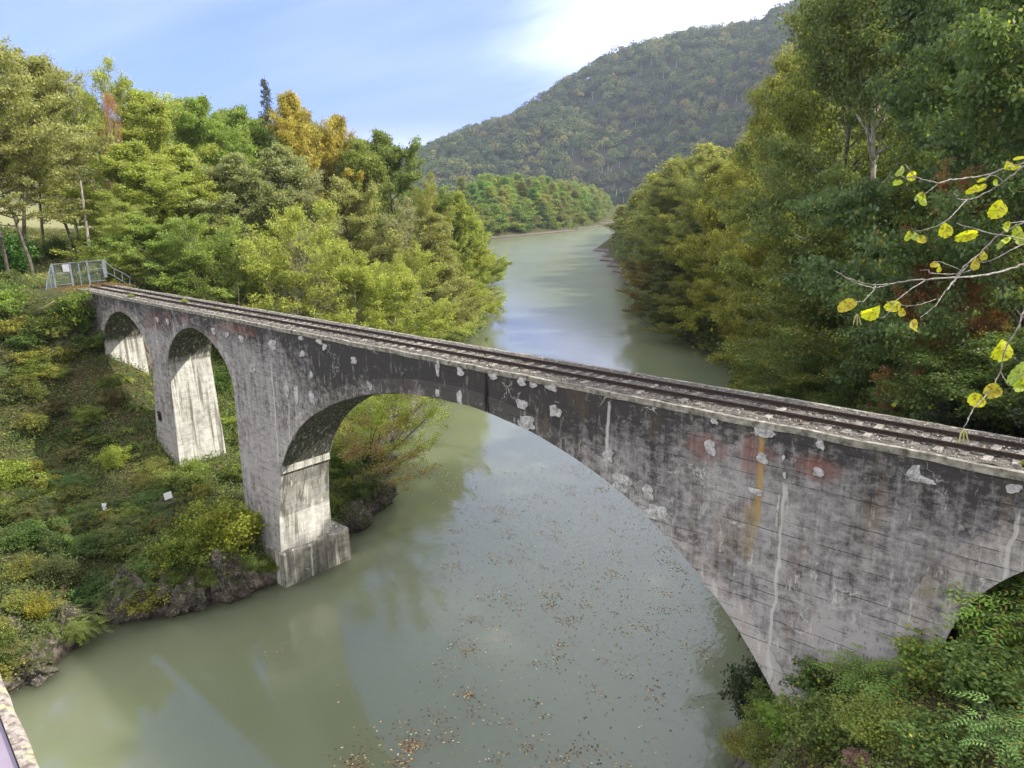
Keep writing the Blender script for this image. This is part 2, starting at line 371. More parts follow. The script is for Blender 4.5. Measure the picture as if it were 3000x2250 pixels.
# ------------------------------------------------------------ terrain
WZ = -17.7
LEFT = [(60, -400), (36, -140), (26, -60), (22, -25), (21.5, -16.4), (21.8, -15.5), (20.6, -13.6), (19.6, -11.3), (17.5, -10.7), (17.4, -9.8), (19.3, -9.2), (20.9, -7.2), (21.7, -4.6), (22.4, -1), (22.6, 5), (20.2, 6.5), (17.8, 13), (10, 18), (1.3, 27.7), (-4, 36), (-24, 60), (-50, 93), (-90, 132), (-150, 185), (-215, 245), (-252, 295), (-262, 338), (-270, 400), (-300, 480), (-350, 556), (-430, 700), (-640, 989), (-760, 1160)]
RIGHT = [(-480, 1200), (-400, 900), (-300, 600), (-219, 419), (-130, 262), (-63, 175), (-38, 140), (-22, 118), (-10, 104), (4, 91), (19.5, 76), (28, 63), (38, 42), (49, 16), (51.6, 10.6), (52.6, 4), (53.6, -1), (54.4, -8), (57, -15), (63, -40), (78, -140), (110, -400)]
WP = np.array(LEFT+RIGHT, float)
def shore(x, y):
    x = np.atleast_1d(np.asarray(x, float)); y = np.atleast_1d(np.asarray(y, float))
    P = np.stack([x, y], -1); n = len(WP); dmin = np.full(x.shape, 1e9); side = np.zeros(x.shape, bool); ins = np.zeros(x.shape, bool)
    for i in range(n):
        a = WP[i]; b = WP[(i+1) % n]; ab = b-a
        tt = np.clip(((P-a)@ab)/(ab@ab), 0, 1); d = np.hypot(*(np.moveaxis(P-a-tt[..., None]*ab, -1, 0)))
        if i == n-1: pass
        m = d < dmin; dmin = np.where(m, d, dmin); side = np.where(m, i >= len(LEFT)-1, side)
        c = ((a[1] > y) != (b[1] > y)) & (x < (b[0]-a[0])*(y-a[1])/((b[1]-a[1]) if b[1] != a[1] else 1e-9)+a[0])
        ins ^= c
    return np.where(ins, -dmin, dmin), side
LP = np.array([(-30, -24), (-6, -21), (0, -18.1), (.5, -17.0), (1.2, -15.9), (3, -15.0), (7, -14.1), (14, -12.6), (17, -11.2), (20, -8.8), (23, -5.9), (26, -3.2), (29, -1.2), (33, -.1), (60, 2.5), (90, 6), (150, 12), (400, 25)])
RP = np.array([(-30, -24), (-6, -21), (0, -18.1), (.6, -16.6), (2, -12.8), (3.4, -9.8), (6, -7.4), (9, -5.8), (14, -2.5), (18, 0), (30, 5), (60, 18), (120, 35), (400, 60)])
FP = np.array([(-30, -24), (-6, -21), (0, -18.1), (1, -16.4), (8, -10), (20, -2), (45, 4), (90, 8), (400, 25)])
def height(x, y):
    x = np.asarray(x, float); y = np.asarray(y, float); sh = x.shape
    d, right = shore(x.ravel(), y.ravel()); xx = x.ravel(); yy = y.ravel()
    far = np.clip((yy-22)/40, 0, 1)
    zl = np.interp(d, *LP.T)*(1-far)+np.interp(d, *FP.T)*far; zr = np.interp(d, *RP.T)
    z = np.where(right, zr, zl)
    land = np.clip(d/3, 0, 1)
    z = z+land*(fbm(xx, yy, 5, 4, 3)*.55+fbm(xx, yy, 22, 2, 11)*.8*np.clip((d-8)/20, 0, 1))
    z = z+np.clip(1-abs(d-.9)/1.6, 0, 1)*fbm(xx, yy, 1.3, 3, 5)*.55
    # the railway landing at the left end and the abutment on the right bank
    e = np.clip((-xx-6)/3, 0, 1)*np.clip(1-np.abs(yy-1.6)/5.5, 0, 1)*np.clip((xx+40)/6, 0, 1)
    e = np.clip(e*2.2, 0, 1); z = z*(1-e)+(-.12)*e
    # keep the ground below the deck
    under = (xx > -8) & (xx < 76) & (yy > -.6) & (yy < 3.8)
    z = np.where(under, np.minimum(z, -.35), z)
    return z.reshape(sh)
def h1(x, y): return float(height(np.array([x]), np.array([y]))[0])
def axis(c, near, fine, far, n):
    k = np.arange(-near, near+fine/2, fine)
    g = near+np.cumsum(np.linspace(fine, 1, n)*0+fine*np.power((far/fine)**(1/n)*1., np.arange(1, n+1)*.66))
    g = g[g < far]
    g = np.append(g, far)
    return c+np.concatenate([-g[::-1], k, g])
gx = axis(22, 48, .55, 9000, 60); gy = axis(10, 38, .55, 9000, 60)
GX, GY = np.meshgrid(gx, gy, indexing='ij'); GZ = height(GX, GY)
n0, n1 = GX.shape; idx = np.arange(n0*n1).reshape(n0, n1)
V = np.stack([GX, GY, GZ], -1).reshape(-1, 3)
Q = np.stack([idx[:-1, :-1], idx[1:, :-1], idx[1:, 1:], idx[:-1, 1:]], -1).reshape(-1, 4)
tag(link('ground', mesh_np('ground', V, Q, M_GROUND, smooth=True)), kind='structure')
# water
def water_mat():
    m, t, p = newmat('water', .04, .95); g = nd(t, 'ShaderNodeNewGeometry'); O = g.outputs['Position']
    p.inputs['IOR'].default_value = 1.33
    a = noise(t, O, .05, 3, .5)
    t.links.new(mix(t, maprange(t, a, .35, .65), (.145, .166, .102), (.170, .192, .120)), p.inputs['Base Color'])
    w1 = noise(t, vmul(t, O, (1, .55, 1)), 2.6, 4, .6, .4); w2 = noise(t, vmul(t, O, (.5, 1.1, 1)), .55, 3, .5)
    patch = maprange(t, noise(t, vmul(t, O, (1.2, .7, 1), (2.4, 1.1, 0)), .045, 3, .6), .42, .60, .12, 1., True)
    s = nd(t, 'ShaderNodeSeparateXYZ'); t.links.new(O, s.inputs[0])
    far = maprange(t, s.outputs[1], 20, 150, .0, 1.)
    st = math_(t, 'MAXIMUM', math_(t, 'MULTIPLY', patch, .55), far)
    b = nd(t, 'ShaderNodeBump'); b.inputs['Distance'].default_value = .045
    t.links.new(math_(t, 'ADD', w1, math_(t, 'MULTIPLY', w2, 1.3)), b.inputs['Height']); t.links.new(math_(t, 'MULTIPLY', st, .55), b.inputs['Strength'])
    t.links.new(b.outputs[0], p.inputs['Normal'])
    t.links.new(maprange(t, s.outputs[1], 20, 260, .035, .22), p.inputs['Roughness'])
    p.inputs['Subsurface Weight'].default_value = 1.0; p.inputs['Subsurface Radius'].default_value = (26, 28, 22); p.inputs['Subsurface Scale'].default_value = 1.0
    return m
mb = MB(); mb.add([(-5000, -5000, WZ), (5000, -5000, WZ), (5000, 8000, WZ), (-5000, 8000, WZ)], [(0, 1, 2, 3)])
tag(mb.build('river_water', water_mat()), kind='structure')
# far hills: a ridge 1.3 to 2 km off
AZR = np.array([(-95, .03), (-62, .02), (-54, .02), (-50.6, .029), (-48.4, .047), (-45.6, .072), (-42.1, .088), (-39.4, .115), (-35.3, .150), (-32, .169), (-28.8, .179), (-24.5, .178), (-22.2, .195), (-18.5, .2), (-11.9, .2), (5, .18), (30, .12)])
def hill_h(a, r):
    rid = np.interp(a, *AZR.T)*1750+7.4
    foot = 1290+60*np.sin(np.radians(a*9))+np.where(a > -33, -(a+33)*22, 0)
    u = np.clip((r-foot)/(1750-foot), 0, 1.35)
    z = -20+(rid+20)*np.where(u < 1, np.sin(u*PI/2)**.95, 1-(u-1)*.8)
    xx = CAM[0]+np.sin(np.radians(a))*r; yy = CAM[1]+np.cos(np.radians(a))*r
    env = np.clip(u*5, 0, 1)*np.clip((1.02-u)*4, .12, 1)
    gul = np.abs(fbm(a*14, r*.35, 90, 3, 21))
    return xx, yy, z+env*(fbm(xx, yy, 170, 4, 9)*26-gul*34*np.clip((rid)/120, .1, 1)+6)
A, R_ = np.meshgrid(np.linspace(-95, 30, 300), np.linspace(1000, 2200, 110), indexing='ij')
hx, hy, hz = hill_h(A, R_); i2 = np.arange(A.size).reshape(A.shape)
V = np.stack([hx, hy, hz], -1).reshape(-1, 3); Q = np.stack([i2[:-1, :-1], i2[:-1, 1:], i2[1:, 1:], i2[1:, :-1]], -1).reshape(-1, 4)
M_HILL = simple('hill_soil', (.03, .035, .025), (.06, .06, .04), .02, .95, 0, .1)
tag(link('hills', mesh_np('hills', V, Q, M_HILL, smooth=True)), kind='structure')
rng = np.random.default_rng(5)
# forest on the hills: every crown a shell of leaf clumps over a thin trunk, one mass
NC = 3400
ca = rng.uniform(-53, -8, NC*2); cr = np.sqrt(rng.uniform(1150**2, 1830**2, NC*2))
X_, Y_, Z_ = hill_h(ca, cr); keep = (Z_ > -17)
ca, cr, X_, Y_, Z_ = [q[keep] for q in (ca, cr, X_, Y_, Z_)]; NCr = len(X_)
K = 110
crad = rng.uniform(7., 12.5, NCr)*np.where(rng.random(NCr) < .12, 1.35, 1); chh = rng.uniform(6, 22, NCr)
dv = rng.normal(size=(NCr, K, 3)); dv /= np.linalg.norm(dv, axis=2, keepdims=True); dv[:, :, 2] = np.abs(dv[:, :, 2])*1.1-.25
rad = crad[:, None, None]*(.72+.38*rng.random((NCr, K, 1)))
cc = np.stack([X_, Y_, Z_+chh], -1)[:, None]+dv*rad
nn = dv+rng.normal(size=dv.shape)*.45
V1, Q1 = leafcards(cc.reshape(-1, 3), nn.reshape(-1, 3), rng.uniform(2.2, 4.2, NCr*K), rng.uniform(1.8, 3.4, NCr*K), rng)
tone = np.repeat(rng.random(NCr), K); rn1 = np.clip(tone*.92+rng.random(NCr*K)*.08, 0, 1)
def forest_mat():
    m, t, p = newmat('forest_foliage', .8, .1)
    a = nd(t, 'ShaderNodeAttribute', attribute_name='rnd'); g = nd(t, 'ShaderNodeNewGeometry')
    ramp = nd(t, 'ShaderNodeValToRGB'); t.links.new(a.outputs['Fac'], ramp.inputs[0]); e = ramp.color_ramp.elements
    e[0].color = (.028, .05, .028, 1); e[1].color = (.33, .27, .11, 1)
    for q, c in ((.2, (.060, .095, .038)), (.42, (.115, .16, .055)), (.62, (.095, .125, .065)), (.80, (.19, .215, .07)), (.93, (.26, .235, .08))):
        x = e.new(q); x.color = (*c, 1)
    n = noise(t, g.outputs['Position'], .006, 3, .6)
    col = mix(t, maprange(t, n, .45, .62, 0, .55), ramp.outputs[0], (.08, .09, .06))
    t.links.new(col, p.inputs['Base Color'])
    tr = nd(t, 'ShaderNodeBsdfTranslucent'); t.links.new(col, tr.inputs[0]); ms = nd(t, 'ShaderNodeMixShader'); ms.inputs[0].default_value = .25
    t.links.new(p.outputs[0], ms.inputs[1]); t.links.new(tr.outputs[0], ms.inputs[2]); t.links.new(ms.outputs[0], t.nodes['Material Output'].inputs[0])
    return m
M_FOREST = forest_mat()
# pale trunks standing between the crowns
NT = 1800; ti = rng.integers(0, NCr, NT)
tb = np.stack([X_[ti]+rng.normal(size=NT)*6, Y_[ti]+rng.normal(size=NT)*6, Z_[ti]-1], -1); th = rng.uniform(8, 17, NT); tw = rng.uniform(.4, .9, NT)
TV = []
ang = np.array([0, 2*PI/3, 4*PI/3])
for z_, k_ in ((0, 1.), (1, .4)):
    TV.append(tb[:, None]+np.stack([np.cos(ang)[None]*tw[:, None]*k_, np.sin(ang)[None]*tw[:, None]*k_, np.repeat((th*z_)[:, None], 3, 1)], -1))
TVv = np.concatenate(TV, 1).reshape(-1, 3); b0 = (np.arange(NT)*6)[:, None, None]
TQ = (b0+np.array([[0, 1, 4, 3], [1, 2, 5, 4], [2, 0, 3, 5]])[None]).reshape(-1, 4)
V2, Q2 = merge([(V1, Q1), (TVv, TQ)])
mi = np.concatenate([np.zeros(len(Q1)), np.ones(len(TQ))])
o = link('forest', mesh_np('forest', V2, Q2, [M_FOREST, M_PALE], rnd=np.concatenate([rn1, np.zeros(len(TQ))]), midx=mi))
tag(o, 'autumn forest covering the steep far hillside above the river bend', 'forest', kind='stuff')
# ------------------------------------------------------------ railway bridge
W = 3.23; CXM = 39.15; HS = 16.05
ARCH = [(0.0, 5.0, -1.2, 3.4, 1.75, 'small'), (13.1, 5.0, -1.2, 3.4, 1.75, 'small'), (CXM, HS, -1.74, 8.31, 1.76, 'main'), (65.65, 5.0, -1.40, 5.0, 2.0, 'small')]
rj = np.random.default_rng(3)
MAINP = np.array([(23.68, -9.1), (24.3, -8.0), (25.08, -6.96), (26.04, -6.02), (27.05, -5.24), (28.84, -4.24), (30.61, -3.49), (32.57, -2.84), (34.44, -2.38), (36.5, -2.07), (38.41, -1.93), (40.29, -1.88), (41.95, -1.98), (44.68, -2.38), (46.85, -2.98), (48.69, -3.66), (50.29, -4.45), (52.02, -5.62), (53.27, -6.65), (54.22, -7.55), (54.8, -8.22), (55.4, -9.0), (55.9, -9.65), (56.4, -10.4)])
def arch_pts(a, off=0., n=90, jit=0.):
    if a[5] == 'main':
        L = np.r_[0, np.cumsum(np.hypot(*np.diff(MAINP, axis=0).T))]; q = np.linspace(0, L[-1], n)
        x = np.interp(q, L, MAINP[:, 0]); z = np.interp(q, L, MAINP[:, 1])
        for _k in range(2):
            x[1:-1] = np.convolve(x, [.25, .5, .25], 'valid'); z[1:-1] = np.convolve(z, [.25, .5, .25], 'valid')
        if off:
            dx = np.gradient(x); dz = np.gradient(z); l_ = np.hypot(dx, dz); x = x-dz/l_*off; z = z+dx/l_*off
        if jit: z = z+np.convolve(rj.normal(size=n), [.3, .4, .3], 'same')*jit
        return np.stack([x, z], -1)
    c, hs, top, r, e, _ = a; th = np.linspace(0, PI, n); cc, ss = np.cos(th), np.sin(th); ex = 2/e
    x = -np.sign(cc)*np.abs(cc)**ex*hs; z = ss**ex*r
    if off:
        dx = np.gradient(x); dz = np.gradient(z); L = np.hypot(dx, dz); x = x-dz/L*off; z = z+dx/L*off
    if jit:
        k = np.convolve(rj.normal(size=n), [.3, .4, .3], 'same')*jit; z = z+k*(ss > .15); x = x+k*.4*(ss < .8)
    return np.stack([x+c, z+top-r], -1)
def ybat(z): return .035*max(0., -z-4.0)
outl = []                                       # lower outline, left to right
outl += [(-9.5, -6.0), (-5.7, -7.5)]
for k, a in enumerate(ARCH):
    ap = arch_pts(a, jit=.03 if a[5] == 'main' else .02); zb = {0: -9.5, 1: -16.5, 2: -19.5, 3: -9.0}[k]
    spL, spR = ap[0], ap[-1]
    base = {0: (-5.0, 3.9), 1: (8.25, 18.6), 2: (22.7, 58.5), 3: (60.3, 70.9)}[k]
    zbL = {0: -8.5, 1: -15, 2: -19.5, 3: -12}[k]; zbR = {0: -15, 1: -19.5, 2: -16, 3: -6}[k]
    outl.append((base[0], zbL))
    if k == 2: outl += [(22.8, -15.2), (22.92, -12.8), (23.3, -10.6), (23.5, -9.75), (23.66, -9.55)]
    for s_ in (() if k == 2 else (.66, .33)): outl.append((spL[0]+(base[0]-spL[0])*s_+rj.normal()*.02, spL[1]+(zbL-spL[1])*s_))
    outl += [tuple(q) for q in ap]
    for s_ in (.33, .66): outl.append((spR[0]+(base[1]-spR[0])*s_+rj.normal()*.02, spR[1]+(zbR-spR[1])*s_))
    outl.append((base[1], zbR))
outl += [(77, -6)]
topl = [(x, 0.0) for x in np.arange(77, -9.6, -1.0)]
import bmesh
from mathutils.geometry import delaunay_2d_cdt
def bridge_body():
    prof = outl+topl; n = len(prof); nout = len(outl)
    X2, Z2 = np.meshgrid(np.arange(-9, 77, .83), np.arange(-.6, -18, -.7), indexing='ij')
    ex = [Vector((float(a), float(b))) for a, b in zip(X2.ravel(), Z2.ravel())]
    pv = [Vector(q) for q in prof]
    vo, _, fo, ov, _, _ = delaunay_2d_cdt(pv+ex, [], [list(range(n))], 1, 1e-5)
    vin = {k for f in fo for k in f}; mp_ = {k: i_ for i_, k in enumerate(sorted(vin))}; keys_ = sorted(vin)
    Vf = [(vo[k].x, -ybat(vo[k].y), vo[k].y) for k in keys_]; Vb = [(vo[k].x, W+ybat(vo[k].y), vo[k].y) for k in keys_]; m_ = len(keys_)
    F_ = []; MI = []
    cw = 0
    for f in fo:
        g = [mp_[k] for k in f]; a, b, c_ = (vo[k] for k in f[:3]); ccw = (b-a).cross(c_-a) > 0
        if not ccw: g = g[::-1]
        F_.append(tuple(g)); MI.append(0); F_.append(tuple(k+m_ for k in g[::-1])); MI.append(0)
    V = Vf+Vb; b0 = len(V)
    V += [(x, -ybat(z), z) for x, z in prof]+[(x, W+ybat(z), z) for x, z in prof]
    for i in range(n):
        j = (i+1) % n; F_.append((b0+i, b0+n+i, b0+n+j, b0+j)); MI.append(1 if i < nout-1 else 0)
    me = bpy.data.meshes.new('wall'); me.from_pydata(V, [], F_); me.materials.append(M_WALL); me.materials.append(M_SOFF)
    me.polygons.foreach_set('material_index', MI); me.update(); return me
br = empty('railway_bridge', (0, 0, 0))
tag(br, 'old weathered concrete arch railway bridge crossing the green river', 'bridge')
link('wall', bridge_body(), br)
for a in ARCH:
    th = .78 if a[5] == 'main' else (1.3 if a[0] > 60 else .62)
    p0 = arch_pts(a, 0.015); p1 = arch_pts(a, th)
    p1 = p1[(p1[:, 1] < -.12)] if False else p1
    p1[:, 1] = np.minimum(p1[:, 1], -.14)
    for yy, sg in ((-.05, -1), (W+.05, 1)):
        m = MB(); n = len(p0)
        V = []
        for q in (p0, p1):
            for x, z in q: V.append((x, yy+sg*ybat(z), z))
        for q in (p0, p1):
            for x, z in q: V.append((x, yy-sg*.09+sg*ybat(z), z))
        Fq = []
        for i in range(n-1):
            Fq += [(i, i+1, n+i+1, n+i), (n+i, n+i+1, 3*n+i+1, 3*n+i), (i, 2*n+i, 2*n+i+1, i+1)]
        m.add(V, Fq); m.build('arch_ring', M_RING, br)
# thin edge strip of the deck, chipped
for y0, y1 in ((-.05, .13), (W-.13, W+.05)):
    m = MB(); xs = np.arange(-9.5, 77.01, .35); V = []
    for x in xs:
        e_ = fbm(np.array([x]), np.array([y0*9]), 1.2, 3, 4)[0]*.045
        yy = y0+(e_ if y0 < 0 else 0); y2 = y1+(e_ if y0 > 0 else 0); zt = .055+e_*.6
        V += [(x, yy, -.16+e_), (x, yy, zt), (x, y2, zt), (x, y2, -.16+e_)]
    Fq = []
    for i in range(len(xs)-1):
        for k in range(4): Fq.append((4*i+k, 4*i+4+k, 4*i+4+(k+1) % 4, 4*i+(k+1) % 4))
    m.add(V, Fq); m.build('deck_edge', M_EDGE, br)
# mortar patches (x, z, width, height) measured on the wall
PT = [(32.13, -0.96, 0.56, 0.38), (38.83, -0.44, 0.29, 0.76), (40.37, -0.36, 0.5, 0.42), (33.42, -2.15, 0.42, 0.42), (38.75, -1.63, 0.29, 0.45), (40.26, -1.59, 0.46, 0.63), (42.45, -0.24, 0.63, 0.34), (44.14, -0.23, 0.54, 0.39), (44.78, -0.29, 0.38, 0.27), (45.76, -0.22, 0.61, 0.38), (44.12, -1.25, 0.63, 0.52), (45.96, -1.21, 0.61, 0.56), (44.39, -2.02, 1.17, 0.62), (48.6, -2.56, 0.61, 0.57), (49.26, -3.5, 1.11, 0.71), (50.47, -3.57, 0.54, 0.55), (52.92, -1.22, 0.46, 0.58), (54.8, -1.22, 0.42, 0.38), (56.64, -1.24, 0.33, 0.36), (54.8, -0.3, 0.69, 0.4), (56.62, -0.3, 0.27, 0.38), (53.01, -0.25, 0.3, 0.22), (59.49, -0.74, 0.87, 0.20), (59.33, -0.55, 0.32, 0.47), (54.68, -2.44, 0.54, 0.26), (50.87, -4.3, 1.03, 0.7), (7.15, -1.19, 0.51, 0.43), (8.97, -1.14, 0.49, 0.43), (16.22, -1.08, 0.6, 0.48), (18.08, -1.11, 0.48, 0.43), (19.97, -1.19, 0.54, 0.51), (27.07, -0.30, 0.44, 0.3), (28.95, -0.30, 0.62, 0.3), (29.47, -0.54, 0.47, 0.36), (27.09, -1.24, 0.51, 0.42), (23.83, -1.1, 1.0, 0.65), (21.05, -3.01, 0.89, 0.61), (25.01, -3.83, 0.5, 1.02), (26.03, -3.87, .6, 1.1), (27.68, -3.8, 0.6, 0.85), (27.83, -2.4, 0.36, 0.42), (55.5, -1.02, 0.13, 0.16), (55.58, -1.6, 0.11, 0.23), (55.46, -2.96, 0.09, 1.45), (61.73, -0.44, 0.37, 0.29)]
for x, z, w_, h_ in PT:
    n = 22; V = [(x, -.070-ybat(z), z)]; ph = rj.random(4)*6
    for k in range(n):
        a = 2*PI*k/n; r = 1+.16*math.sin(2*a+ph[0])+.12*math.sin(3*a+ph[1])+.09*math.sin(5*a+ph[2])+rj.normal()*.06
        sq = 1/max(abs(math.cos(a)), abs(math.sin(a)))**.55
        w2_ = w_*.86; h2_ = h_*.86; V.append((x+math.cos(a)*w2_/2*r*sq, -.060-ybat(z), z+math.sin(a)*h2_/2*r*sq))
    V += [(q[0], -.004-ybat(z), q[2]) for q in V[1:]]
    m = MB(); m.add(V, [(0, 1+k, 1+(k+1) % n) for k in range(n)]+[(1+k, 1+n+k, 1+n+(k+1) % n, 1+(k+1) % n) for k in range(n)])
    m.build('mortar_patch', M_PATCH, br)
# square weep hole and step near the foot of the pier
m = MB(); m.box(5.25, 5.75, -.30, -.285, -9.5, -8.7); m.build('weep_hole', simple('hole_shade', (.004, .006, .004), (.01, .014, .01)), br)  # dark plate painted as the shade inside the hole
# footing under the main pier
ft = MB()
fx0, fx1, fy0, fy1 = 20.6, 23.2, -.55, 4.75
ns = 14; V = []
for i in range(ns+1):
    y = fy0+(fy1-fy0)*i/ns; e_ = rj.normal()*.03
    zt = -15.28+.10*math.sin(i*.9)+.02*i/ns
    V += [(fx0, y, zt-.05), (fx1-.06+e_, y, zt), (fx1+e_*.5, y, zt-.12), (fx1+.03, y, -17.1), (fx1-.1, y, -20), (fx0, y, -20)]
Fq = []
for i in range(ns):
    for k in range(6): Fq.append((6*i+k, 6*i+(k+1) % 6, 6*i+6+(k+1) % 6, 6*i+6+k))
Fq += [tuple(range(6))[::-1], tuple(6*ns+k for k in range(6))]
ft.add(V, Fq); ft.build('footing', M_FOOT, br)
# ballast bed
bx = np.arange(-9.4, 77, .16); by = np.linspace(.12, W-.12, 22)
BX, BY = np.meshgrid(bx, by, indexing='ij')
BZ = .048+fbm(BX, BY, .5, 4, 2)*.06+rj.normal(size=BX.shape)*.014
i2 = np.arange(BX.size).reshape(BX.shape)
def ballast_mat():
    m, t, p = newmat('ballast', .95, .1); tc = nd(t, 'ShaderNodeTexCoord'); O = tc.outputs['Object']
    v = nd(t, 'ShaderNodeTexVoronoi'); v.inputs['Scale'].default_value = 17; t.links.new(O, v.inputs['Vector'])
    s = nd(t, 'ShaderNodeSeparateColor'); t.links.new(v.outputs['Color'], s.inputs[0])
    col = mix(t, s.outputs[0], (.17, .155, .14), (.62, .59, .54))
    col = mix(t, maprange(t, v.outputs['Distance'], .03, .055, 0, .75), col, (.03, .027, .022))
    gr = noise(t, O, 1.4, 4, .7)
    col = mix(t, maprange(t, gr, .60, .72, 0, .7), col, (.10, .12, .03))
    t.links.new(col, p.inputs['Base Color']); bump(t, math_(t, 'SUBTRACT', 1., v.outputs['Distance']), p, 1, .05)
    return m
M_BALL = ballast_mat()
link('ballast', mesh_np('ballast', np.stack([BX, BY, BZ], -1).reshape(-1, 3), np.stack([i2[:-1, :-1], i2[1:, :-1], i2[1:, 1:], i2[:-1, 1:]], -1).reshape(-1, 4), M_BALL), br)
# track
tr = empty('railway_track', (0, 1.5, .06)); tag(tr, 'rusty single railway track on pale sleepers running along the arch bridge deck', 'railway track')
RY = (.93, 2.04)
for ry in RY:
    m = MB(); x0, x1 = (-9.1, 76.5) if ry < 1.5 else (-9.6, 76.5)
    pr = [(-.055, .10), (.055, .10), (.055, .115), (.012, .13), (.012, .19), (.032, .20), (.032, .235), (-.032, .235), (-.032, .20), (-.012, .19), (-.012, .13), (-.055, .115)]
    xs = np.linspace(x0, x1, 60); V = []
    for x in xs:
        wy = .012*math.sin(x*.6+ry)
        V += [(x, ry-1.5+wy+a, b-.06) for a, b in pr]
    Fq = [(12*i+k, 12*i+12+k, 12*i+12+(k+1) % 12, 12*i+(k+1) % 12) for i in range(len(xs)-1) for k in range(12)]
    Fq += [tuple(range(12)), tuple(12*59+k for k in range(11, -1, -1))]
    m.add(V, Fq); m.build('rail', M_RAIL, tr)
def sleeper(x):
    m = MB(); L = 1.06+rj.normal()*.03; r = rj.normal()*.02; w_ = .10+rj.random()*.02; zt = .018+rj.normal()*.014
    y = np.linspace(-L, L, 9); V = []
    for q in y:
        e_ = rj.normal()*.006
        V += [(x-w_+e_+r*q, q, -.12), (x-w_+e_+r*q, q, zt-.012), (x-w_+.02+r*q, q, zt+e_*.4), (x+w_-.02+r*q, q, zt+e_*.4), (x+w_+e_+r*q, q, zt-.012), (x+w_+e_+r*q, q, -.12)]
    Fq = [(6*i+k, 6*i+6+k, 6*i+6+(k+1) % 6, 6*i+(k+1) % 6) for i in range(8) for k in range(6)]+[tuple(range(6)), tuple(48+k for k in range(5, -1, -1))]
    m.add(V, Fq); return m
sx_ = list(np.arange(63.6, -8.6, -.64))
for x in sx_[:99]: sleeper(x+rj.normal()*.03).build('sleeper', M_SLEEP, tr)
m = MB()
for x in sx_[99:]:
    q = sleeper(x); m.add(q.v, q.f)
tag(m.build('sleepers', M_SLEEP, tr), kind='stuff')
# loose stones on the ballast
n = 9000; sx2 = 77-86*rj.random(n)**1.35; sy = rj.uniform(.2, W-.2, n); on = np.ones(n, bool)
for ry in RY: on &= abs(sy-ry) > .07
sx2, sy = sx2[on], sy[on]; n = len(sx2); rr = rj.uniform(.014, .042, n)
base = np.array([(1, 0, 0), (0, 1, 0), (-1, 0, 0), (0, -1, 0), (0, 0, 1), (0, 0, -1.)])
VV = np.stack([sx2, sy, np.full(n, .075)], -1)[:, None]+base[None]*rr[:, None, None]*rj.uniform(.6, 1.25, (n, 6, 1))
T3 = np.array([(0, 1, 4), (1, 2, 4), (2, 3, 4), (3, 0, 4)]); TT = (np.arange(n)*6)[:, None, None]+T3[None]
def stone_mat():
    m, t, p = newmat('loose_stone', .95, .1); a = nd(t, 'ShaderNodeAttribute', attribute_name='rnd')
    ramp = nd(t, 'ShaderNodeValToRGB'); t.links.new(a.outputs['Fac'], ramp.inputs[0]); e = ramp.color_ramp.elements
    e[0].color = (.06, .055, .05, 1); e[1].color = (.62, .59, .54, 1)
    for q, c in ((.5, (.24, .225, .205)), (.8, (.38, .36, .33)), (.88, (.30, .13, .05))): x = e.new(q); x.color = (*c, 1)
    t.links.new(ramp.outputs[0], p.inputs['Base Color']); return m
o = link('ballast_stones', mesh_np('ballast_stones', VV.reshape(-1, 3), TT.reshape(-1, 3), stone_mat(), rnd=np.repeat(rj.random(n), 4)))
tag(o, 'loose grey stones and fallen leaves strewn between the rails', 'ballast', kind='stuff')
# ------------------------------------------------------------ fence across the track
fe = empty('safety_fence', (-14, 1.7, 0)); tag(fe, 'grey metal mesh fence with sloping side wings closing the far left end of the bridge', 'fence')
FX = 0.0
def P(y, z, dx=0.): return (FX+dx, y-1.7, z)
for y in (-.5, 1.0, 2.5, 4.0):
    m = MB(); w_ = .30 if y == 4.0 else .16; z0 = .45 if y == 4.0 else -.3
    m.box(FX-.06, FX+.06, y-1.7-w_/2, y-1.7+w_/2, z0, 2.12+y*.02); m.build('post', M_GALV, fe)
for y in (1.75,):
    m = MB(); m.box(FX-.04, FX+.04, y-1.7-.045, y-1.7+.045, -.2, 2.06); m.build('post', M_GALV, fe)
for (a, b) in (((-.5, 2.06), (4, 2.12)), ((-.42, 1.12), (.92, 1.16)), ((2.58, 1.32), (3.85, 1.34)), ((-.42, .12), (.92, .14)), ((2.58, .16), (3.85, .18))):
    m = MB(); m.bar(P(*a, .07), P(*b, .07), .05, .06); m.build('rail', M_GALV, fe)
for y, z0, z1 in ((.25, .12, 1.12), (3.3, .16, 1.32), (-.2, 1.1, 2.05)):
    m = MB(); m.bar(P(y, z0, .05), P(y, z1, .05), .03); m.build('upright', M_GALV, fe)
m = MB(); m.box(.09, .12, -1.38, -.82, 1.28, 1.98); m.build('sign_plate', M_SIGN, fe)
# wings that fan out past the deck and down the banks
def wing(pts_top, pts_bot, name):
    m = MB(); n = len(pts_top)
    for i in range(n-1):
        m.bar(pts_top[i], pts_top[i+1], .06); m.bar(pts_bot[i], pts_bot[i+1], .06)
    for i in range(n): m.bar(pts_top[i], pts_bot[i], .05)
    m.build(name, M_GALV, fe)
wing([P(-.58, 2.0), P(-.95, 1.25, .3), P(-1.25, .55, .5), P(-1.62, -.45, .9), P(-1.85, -1.0, 1.1)], [P(-.58, -.05), P(-.9, -.6, .3), P(-1.2, -1.1, .5), P(-1.6, -1.8, .9), P(-1.8, -2.3, 1.1)], 'side_wing')
wing([P(4.17, 1.95), P(4.85, 1.2), P(5.55, .8), P(6.25, .25)], [P(4.17, .9), P(4.85, .45), P(5.5, -.08), P(6.1, -.55)], 'side_wing')
